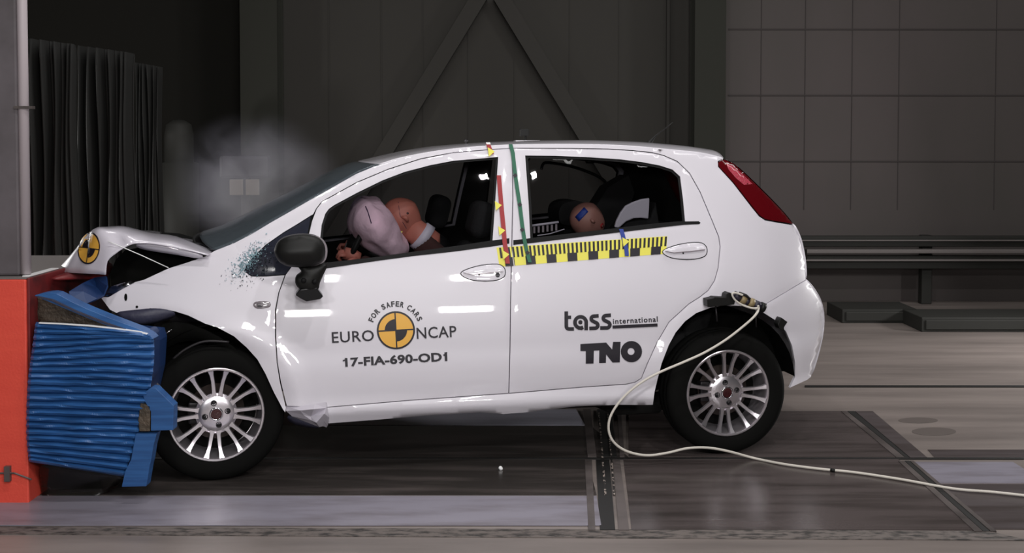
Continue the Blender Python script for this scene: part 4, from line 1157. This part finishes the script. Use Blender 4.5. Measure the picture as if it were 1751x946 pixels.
mb = MB(); q = ch - cb + crot @ Vector((-.092, 0, -.005)); mb.tube([q + Vector((.01, 0, 0)), q], [.014, .009], 8); mb.build('nose', M['child_skin'], chd, True)

# child seat: pale side wing, dark shell and headrest
cs0 = at_w(1085, 380, .42)
t = empty('child_seat', wor((cs0.x, .55, .60)), TH); tag(t, 'child seat with a pale curved side wing on the rear bench', 'child seat')
cs = Vector((cs0.x, .55, .60))
wing = [(1051, 389), (1054, 378), (1061, 364), (1070, 352), (1082, 346), (1096, 341), (1111, 338.5), (1110.5, 356), (1109, 374.5), (1097, 373), (1084, 373.5), (1071, 379), (1062, 387), (1058, 390)]
vs, ff = triangulate(wing, (), 8, 6)
o = slab('side_wing', wing, M['white_plastic'], t, .42, .44 - .0, fn=lambda x, y, w: at_w(x, y, w), bevel=.006)
o.location = -cs
o = slab('seat_shell', [(1062, 392), (1072, 380), (1098, 376), (1112, 376), (1122, 345), (1130, 400), (1118, 470), (1060, 470), (1040, 440)], M['seat'], t, .445, .66, fn=lambda x, y, w: at_w(x, y, w), bevel=.01)
o.location = -cs
# dark head pad in front of the child dummy
hp2 = at_w(972, 362, .75)
t2 = empty('booster_seat', wor((hp2.x, .95, .60)), TH); tag(t2, 'dark second child seat with padded head wings beyond the child dummy', 'child seat')
o = slab('head_pad', catmull([(956, 372), (957, 357), (965, 348), (980, 344), (998, 346), (1008, 356), (1005, 372), (985, 385), (962, 384)], 3, True), M['seat'], t2, .80, 1.08, fn=lambda x, y, w: at_w(x, y, w), bevel=.012)
o.location = -Vector((hp2.x, .95, .60))
o = slab('seat_shell', [(965, 380), (1005, 375), (1040, 320), (1075, 300), (1085, 330), (1060, 400), (1050, 470), (960, 470)], M['seat'], t2, .86, 1.04, fn=lambda x, y, w: at_w(x, y, w), bevel=.012)
o.location = -Vector((hp2.x, .95, .60))
# pale tubes and grey marks inside the near rear window
mb = MB(); A_, B_ = at_w(910, 386, .22), at_w(955, 380, .22)
mb.tube([A_, B_], .006, 8); mb.tube([at_w(919, 403, .2), at_w(940, 400, .2), at_w(965, 392, .2)], .0028, 6); mb.build('pale_inner_tubes', M['white_plastic'], car, True)
mb = MB()
for k in range(6):
    p = at_w(914 + k * 7.5, 392 - k * .9, .22); mb.box((p.x - .006, p.y, p.z - .02), (p.x + .004, p.y + .004, p.z + .012))
mb.build('inner_marks', M['lens_grey'], car)
# grab handle & curtain bag edge along the far roof rail
far = [(926, 290), (928, 282), (936, 278), (970, 283), (1000, 292), (1025, 303), (1037, 314), (1041, 328)]
mb = MB(); mb.tube(catmull([tuple(at_w(x, y, WIDTH - .42)) for x, y in far], 4), .009, 8); mb.build('curtain_bag_tube', M['black_gloss'], car, True)

# ================================================================== tapes, cable, shards
def ribbon(name, pts, wpx, m, off, lab, extra=None):
    """narrow tape hanging down the side; pts in picture frame, local to the car"""
    base = S(pts[0][0], pts[0][1], off)
    t = empty(name, wor(base), TH); tag(t, lab, 'tape')
    v = []; f = []
    for (x, y) in pts:
        for dx in (-wpx / 2, wpx / 2): v.append(S(x + dx, y, off) - base)
    f = [(2 * i, 2 * i + 1, 2 * i + 3, 2 * i + 2) for i in range(len(pts) - 1)]
    o = link('tape_strip', v, f, m, t); d = o.modifiers.new('s', 'SOLIDIFY'); d.thickness = .0015; d.offset = 1
    for (poly, mm, nm) in extra or []:
        vs = [S(x, y, off - .003) - base for x, y in poly]
        o = link(nm, vs, [tuple(range(len(vs)))], mm, t); d = o.modifiers.new('s', 'SOLIDIFY'); d.thickness = .001
    return t
tri = lambda x, y: [(x - 3, y - 8), (x + 9, y - 1), (x - 1, y + 8)]
ribbon('red_tape', [(853, 300), (855, 325), (858, 360), (861, 390), (863, 415), (866, 432), (868, 451)], 7.5, M['red_tape'], -.009, 'red tape with yellow arrows hanging down the front edge of the door pillar',
       [(tri(849, 352), M['yellow'], 'yellow_arrow'), (tri(855, 395), M['yellow'], 'yellow_arrow'), (tri(862, 436), M['yellow'], 'yellow_arrow')])
ribbon('red_tape', [(834, 245.5), (836, 250), (841, 264)], 7, M['red_tape'], -.010, 'short red tape with a yellow arrow at the roof edge above the front door',
       [(tri(837, 260), M['yellow'], 'yellow_arrow'), ([(831, 243.5), (838, 243.5), (839, 247), (832, 247)], M['white_tape'], 'white_end')])
ribbon('green_tape', [(873, 247), (877, 262), (880, 290), (884, 320), (889, 352), (893, 385), (897, 412), (901, 430), (906, 449)], 6.5, M['green_tape'], -.009, 'green tape with black knots hanging down the rear door from the roof',
       [([(x - 4, y), (x, y - 4), (x + 4, y), (x, y + 4)], M['black_vinyl'], 'black_knot') for x, y in ((881, 300), (889, 350), (893, 393), (902, 432))])
ribbon('blue_tape', [(1062, 392), (1065, 402), (1068, 415), (1071, 427), (1072, 438)], 7, M['blue_tape'], -.007, 'short blue tape hanging over the measuring strip on the rear door',
       [(tri(1067, 414), M['yellow'], 'yellow_arrow')])

# cable and connector box at the rear arch
cbx = S(1255, 515, -.03); t = empty('cable_connector', wor(cbx), TH); tag(t, 'black connector box with beige plug fixed over the rear wheel arch', 'connector')
def slc(name, poly, m, w0, w1, bevel=.003):
    o = slab(name, poly, m, t, w0, w1, fn=lambda x, y, w: at_w(x, y, w), bevel=bevel); o.location = -cbx; return o
slc('bracket', [(1209, 512), (1219, 510), (1222, 508), (1241, 509), (1242, 503), (1247, 500), (1253, 503), (1258, 512), (1256, 521), (1240, 523), (1217, 525), (1210, 525)], M['black_plastic'], -.04, .02)
mb = MB(); seg = [((1255, 504), (1266, 510), .020, 'connector'), ((1266, 510), (1274, 514), .024, 'brass'), ((1274, 514), (1280, 516), .019, 'connector'), ((1280, 516), (1288, 519), .023, 'brass'), ((1288, 519), (1300, 524), .021, 'connector'), ((1300, 524), (1307, 527), .024, 'black_plastic')]
for a_, b_, r_, mm in seg:
    q = MB(); q.tube([at_w(*a_, -.03) - cbx, at_w(*b_, -.03) - cbx], r_, 14); q.build('plug_ring', M[mm], t, True)
q = MB(); q.tube([at_w(*p, -.05) - cbx for p in ((1264, 501), (1275, 505), (1283, 511))], .007, 8); q.build('metal_clip', M['alloy_dark'], t, True)
q = slc('bracket_foot', [(1330, 555), (1334, 545), (1336, 543), (1347, 551), (1341, 560), (1341, 566), (1333, 562)], M['black_plastic'], -.02, .03)
q = MB(); q.tube([at_w(*p, -.0) - cbx for p in ((1224, 524), (1226, 550))], .005, 8); q.tube([at_w(*p, .02) - cbx for p in ((1292, 530), (1293, 560))], .004, 8); q.build('hanging_rod', M['alloy_dark'], t, True)
loop = [(1296, 527), (1285, 527), (1268, 521), (1256, 512), (1252, 503), (1258, 501), (1270, 505)]
cab = [(1296, 523), (1297, 529), (1290, 541), (1270, 559), (1240, 582), (1205, 603), (1170, 619), (1130, 636), (1100, 652), (1075, 671), (1055, 693), (1043, 715), (1041, 737), (1050, 757), (1072, 772), (1105, 779), (1140, 775), (1175, 767), (1210, 766), (1245, 772), (1290, 784), (1340, 794), (1400, 802), (1460, 808), (1540, 820), (1630, 836), (1700, 842), (1790, 852)]
def cabp(x, y):
    w = -.10
    if x > 1290 and y < 545: w = -.06
    p = wor(at_w(x, y, w))
    if p.z < .013 or y > 782 and x > 1270: p = at_z(x, y, .013)
    return p
c0 = cabp(*cab[0]); ct = empty('cable', (c0.x, c0.y, 0)); tag(ct, 'white cable hanging from the rear wheel arch and trailing over the floor to the right', 'cable')
mb = MB(); mb.tube([Vector(p) - Vector((c0.x, c0.y, 0)) for p in catmull([tuple(cabp(*p)) for p in cab], 6)], .0062, 8); mb.build('sheath', M['cable'], ct, True)
mb = MB(); mb.tube([wor(at_w(*p, -.07)) - Vector((c0.x, c0.y, 0)) for p in catmull(loop, 4)], .005, 8); mb.build('loop', M['cable'], ct, True)
p = cabp(1428, 805) - Vector((c0.x, c0.y, 0)); p2 = cabp(1420, 804) - Vector((c0.x, c0.y, 0))
mb = MB(); mb.tube([p2, p], .0085, 8); mb.build('cable_joint', M['black_plastic'], ct, True)

# glass crumbs stuck to the fender and pillar foot
def crumbs(name, n, m, cx, cy, sx, sy, rot, r0, r1, seed):
    rnd = random.Random(seed); v = []; f = []
    for _ in range(n):
        a = rnd.gauss(0, 1) * sx; b = rnd.gauss(0, 1) * sy
        x = cx + a * math.cos(rot) - b * math.sin(rot); y = cy + a * math.sin(rot) + b * math.cos(rot)
        if x > 530 or x < 368 or y < 340 or y < 429 - (x - 370) * .42: continue
        p = S(x, y, -.003); r = rnd.uniform(r0, r1); k = len(v)
        for _v in range(4):
            v.append(p + Vector((rnd.uniform(-r, r), rnd.uniform(-.004, .003), rnd.uniform(-r, r))))
        v.append(p + Vector((0, -r * .9, 0))); f += [(k, k + 1, k + 4), (k + 1, k + 2, k + 4), (k + 2, k + 3, k + 4), (k + 3, k, k + 4), (k, k + 2, k + 1), (k, k + 3, k + 2)]
    o = link(name, [wor(p) for p in v], f, m); return o
o = crumbs('glass_crumbs', 620, M['shard'], 424, 446, 20, 8, R(-48), .0015, .0065, 3); tag(o, 'scattered pale crumbs of broken glass at the foot of the windscreen pillar', 'broken glass', kind='stuff')
o = crumbs('dark_glass_crumbs', 330, M['shard_dark'], 440, 455, 24, 13, R(-30), .0012, .0058, 8); tag(o, 'scattered dark crumbs of broken glass below the small quarter window', 'broken glass', kind='stuff')

# ================================================================== THE BARRIER
YR = at_z(25, 862, 0).y
t = empty('barrier_block', (at_y(47, 700, YR).x, YR, 0)); tag(t, 'red painted steel barrier block at the left edge', 'barrier')
bx = t.location.x
zt = at_y(25, 475, YR).z
mb = MB(); mb.box((-1.6, 0, 0), (0, 1.0, zt - .008)); mb.build('block', M['red_paint'], t, bevel=.006)
mb = MB(); mb.box((-1.6, 0.004, zt - .008), (0, 1.0, zt)); mb.build('top_plate', M['guard'], t, bevel=.002)
zt2 = at_y(120, 560, YR).z
def yl(x, y, Y): return at_y(x, y, Y) - Vector((bx, YR, 0))
def sly(name, poly, m, Y0, Y1, parent, bevel=.004, base=None, holes=()):
    base = base if base is not None else Vector((bx, YR, 0))
    o = slab(name, poly, m, parent, Y0, Y1, fn=at_y, bevel=bevel, holes=holes); o.location = -base; return o
# side plate past the block's edge, bent back; its shade painted dark red
mb = MB(); mb.box((0, .01, .2), (.012, .99, zt - .004)); mb.build('front_face_plate', M['red_shaded'], t, bevel=.003)
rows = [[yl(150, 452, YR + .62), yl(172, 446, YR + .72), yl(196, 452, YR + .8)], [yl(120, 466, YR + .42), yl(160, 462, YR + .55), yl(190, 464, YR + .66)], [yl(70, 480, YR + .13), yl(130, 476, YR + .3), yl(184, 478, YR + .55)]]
grid_mesh('bent_side_plate', rows, M['red_shaded'], t, .01, 1)
mb = MB(); mb.box((-.03, .04, zt), (.002, .36, zt + .004)); mb.build('white_top_tape', M['white_tape'], t)
mb = MB(); p = yl(15, 808, YR); mb.box((p.x - .012, -.02, p.z - .035), (p.x + .012, .0, p.z + .03)); mb.tube([(p.x - .08, -.012, p.z), (p.x + .03, -.012, p.z), (p.x + .10, -.005, p.z - .03)], .004, 6); mb.build('latch', M['frame_steel'], t)
# the crushed element
BB = Vector((at_y(150, 800, YR).x, YR, 0))
t = empty('deformable_barrier', BB); tag(t, 'crushed blue corrugated deformable barrier between the red block and the front wheel', 'barrier')
YB_ = YR - .02
Lf = catmull([(62, 553), (56, 600), (50, 645), (47, 700), (47, 750), (51, 788)], 6)
Rt = catmull([(254, 572), (262, 585), (260, 640), (248, 695), (232, 750), (212, 813)], 6)
def along(c, t_):
    k = t_ * (len(c) - 1); i = min(int(k), len(c) - 2); f_ = k - i
    return (c[i][0] + (c[i + 1][0] - c[i][0]) * f_, c[i][1] + (c[i + 1][1] - c[i][1]) * f_)
NR = 22; per = 9; rows = []
for i in range(NR * per + 1):
    v_ = i / (NR * per); a_ = along(Lf, v_); b_ = along(Rt, min(1, v_ + .045 * math.sin(math.pi * v_))); row = []
    for j in range(49):
        s = j / 48; wob = .9 * noise.noise(Vector((s * 3.0, v_ * 7, 1.3))) + .8 * noise.noise(Vector((s * 9, v_ * 16, 4)))
        x = a_[0] + (b_[0] - a_[0]) * s; y = a_[1] + (b_[1] - a_[1]) * s + wob * 1.2 * math.sin(math.pi * min(1, v_ * 1.02)) - 4 * math.sin(s * math.pi) * (1 - v_) * .6
        ph = (v_ * NR + .22 * noise.noise(Vector((s * 2.2, v_ * 5, 7)))) % 1
        rid = min(ph / .62, (1 - ph) / .38); rid = rid ** .8
        Y = YB_ - .048 * rid * (1 + .35 * noise.noise(Vector((s * 5, v_ * 9, 2)))) + .02 + .03 * noise.noise(Vector((s * 2, v_ * 2, 0)))
        if j in (0, 48): Y += .012
        row.append(at_y(x, y, Y) - BB)
    rows.append(row)
# wrap the sheet round the element: back wall and sides
front = rows
back = [[Vector((p.x, p.y + .02, p.z)) for p in r] for r in rows]
o = grid_mesh('corrugated_face', rows, M['blue_paint'], t, 0, 0, smooth=False)
d = o.modifiers.new('solid', 'SOLIDIFY'); d.thickness = .006; d.offset = 1
core = [(64, 552), (256, 572), (261, 590), (258, 640), (246, 695), (230, 750), (211, 809), (54, 786), (50, 750), (50, 700), (53, 645), (59, 600)]
core = shrink(core, 3)
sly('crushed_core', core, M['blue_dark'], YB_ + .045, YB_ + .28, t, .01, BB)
sly('top_edge', [(66, 551.5), (100, 553), (150, 556), (200, 561), (240, 567), (252, 571), (251, 573), (200, 563.5), (150, 558.5), (100, 555), (66, 553.5)], M['white_tape'], YB_ - .03, YB_ - .015, t, .001, BB)
# honeycomb layers seen in the open gap above
rows = []
for k, (ya, yb) in enumerate(((503, 560), (515, 562), (530, 565), (552, 569))):
    rows.append([yl(0, 0, 1) * 0 + (at_y(60 + (240 - 60) * s, ya + (yb - ya) * s, YB_ + .10 + .04 * ((k + i) % 2)) - BB) for i, s in enumerate((0, .2, .4, .6, .8, 1))])
grid_mesh('honeycomb_layers', rows, M['honeycomb'], t, .01, 1)
# long blue strut running from the block down to the right
sly('folded_strut', catmull([(60, 505), (78, 501), (96, 502), (120, 515), (150, 529), (190, 545), (232, 561), (250, 569), (262, 580), (250, 580), (225, 571), (180, 556), (130, 536), (90, 519), (64, 508)], 2, True), M['blue_paint'], YB_ - .02, YB_ + .06, t, .004, BB)
sly('strut_lip', [(62, 506), (90, 512), (130, 531), (180, 551), (226, 567), (223, 569.5), (178, 554), (128, 534), (88, 515), (62, 508)], M['bumper_blue'], YB_ - .028, YB_ - .018, t, .001, BB)
# crumpled blue sheets against the car nose
rows = [[at_y(118, 500, YR + .1) - BB, at_y(140, 486, YR + .25) - BB, at_y(162, 476, YR + .35) - BB, at_y(182, 473, YR + .3) - BB],
        [at_y(120, 512, YR + .08) - BB, at_y(142, 500, YR + .12) - BB, at_y(165, 492, YR + .3) - BB, at_y(184, 490, YR + .2) - BB],
        [at_y(124, 520, YR + .06) - BB, at_y(148, 520, YR + .1) - BB, at_y(166, 512, YR + .14) - BB, at_y(178, 505, YR + .2) - BB]]
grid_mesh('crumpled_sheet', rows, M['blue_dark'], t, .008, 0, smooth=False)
sly('bent_corner', catmull([(248, 566), (257, 563), (263, 572), (264, 600), (261, 640), (256, 650), (252, 640), (254, 600), (249, 580)], 2, True), M['blue_dark'], YB_ + .05, YB_ + .13, t, .008, BB)  # side face in shadow, its shade put into the darker blue
# plates hanging by the wheel
sly('hanging_plate', [(244, 674), (258, 663), (266, 664), (297, 694), (296, 736), (258, 737), (258, 704), (247, 686)], M['blue_flat'], YB_ - .03, YB_ + .03, t, .0015, BB)
sly('hanging_plate', [(232, 742), (268, 742), (262, 764), (258, 790), (256, 796), (250, 832), (208, 833), (214, 806), (224, 786)], M['blue_flat'], YB_ - .03, YB_ + .03, t, .0015, BB)
sly('grey_bracket', [(240, 690), (257, 694), (256, 738), (238, 738), (236, 720)], M['honeycomb'], YB_ - .03, YB_ + .04, t, .003, BB)
# clear plastic sheet curling under the element
rows = []
for k in range(7):
    s = k / 6; x0, x1 = 66 + 10 * s, 212 - 70 * s ** 2; y0, y1 = 792 + 66 * math.sin(s * 1.57), 815 + 40 * s
    rows.append([at_y(x0 + (x1 - x0) * q, y0 + (y1 - y0) * q, YB_ + .02 + .12 * math.sin(s * 2.6)) - BB for q in (0, .25, .5, .75, 1)])
grid_mesh('clear_sheet', rows, M['clear_plastic'], t, .002, 1)

# ================================================================== SMOKE
def smoke(cx, cy, Y, rx, ry, rz, dens, name, lab):
    c = at_y(cx, cy, Y)
    bm = bmesh.new(); bmesh.ops.create_icosphere(bm, subdivisions=3, radius=1)
    for v in bm.verts: v.co = Vector((v.co.x * rx, v.co.y * ry, v.co.z * rz))
    me = bpy.data.meshes.new(name); bm.to_mesh(me); bm.free()
    m = bpy.data.materials.new('smoke_' + name); m.use_nodes = True; nt = m.node_tree; nt.nodes.clear()
    out = nt.nodes.new('ShaderNodeOutputMaterial'); pv = nt.nodes.new('ShaderNodeVolumeScatter')
    pv.inputs['Color'].default_value = (.82, .80, .95, 1); pv.inputs['Anisotropy'].default_value = .1
    tc = nt.nodes.new('ShaderNodeTexCoord'); nz = nt.nodes.new('ShaderNodeTexNoise'); nz.inputs['Scale'].default_value = 3.2; nz.inputs['Detail'].default_value = 4; nz.inputs['Distortion'].default_value = .6
    nt.links.new(tc.outputs['Object'], nz.inputs['Vector'])
    mp = nt.nodes.new('ShaderNodeMapping'); mp.inputs['Scale'].default_value = (1 / rx, 1 / ry, 1 / rz); nt.links.new(tc.outputs['Object'], mp.inputs[0])
    ln = nt.nodes.new('ShaderNodeVectorMath'); ln.operation = 'LENGTH'; nt.links.new(mp.outputs[0], ln.inputs[0])
    fall = nt.nodes.new('ShaderNodeMapRange'); fall.inputs[1].default_value = 1; fall.inputs[2].default_value = .25; fall.inputs[3].default_value = 0; fall.inputs[4].default_value = 1; fall.interpolation_type = 'SMOOTHSTEP'
    nt.links.new(ln.outputs['Value'], fall.inputs[0])
    mr = nt.nodes.new('ShaderNodeMapRange'); mr.inputs[1].default_value = .38; mr.inputs[2].default_value = .68; mr.inputs[3].default_value = .1; mr.inputs[4].default_value = 1
    nt.links.new(nz.outputs[0], mr.inputs[0])
    mu = nt.nodes.new('ShaderNodeMath'); mu.operation = 'MULTIPLY'; nt.links.new(fall.outputs[0], mu.inputs[0]); nt.links.new(mr.outputs[0], mu.inputs[1])
    m2 = nt.nodes.new('ShaderNodeMath'); m2.operation = 'MULTIPLY'; m2.inputs[1].default_value = dens; nt.links.new(mu.outputs[0], m2.inputs[0])
    nt.links.new(m2.outputs[0], pv.inputs['Density']); nt.links.new(pv.outputs[0], out.inputs['Volume'])
    me.materials.append(m); o = bpy.data.objects.new(name, me); COL.objects.link(o); o.location = c
    tag(o, lab, 'smoke', kind='stuff')
smoke(437, 315, 7.6, .60, .45, .50, 2.1, 'smoke', 'thin grey smoke drifting above the bonnet and windscreen')
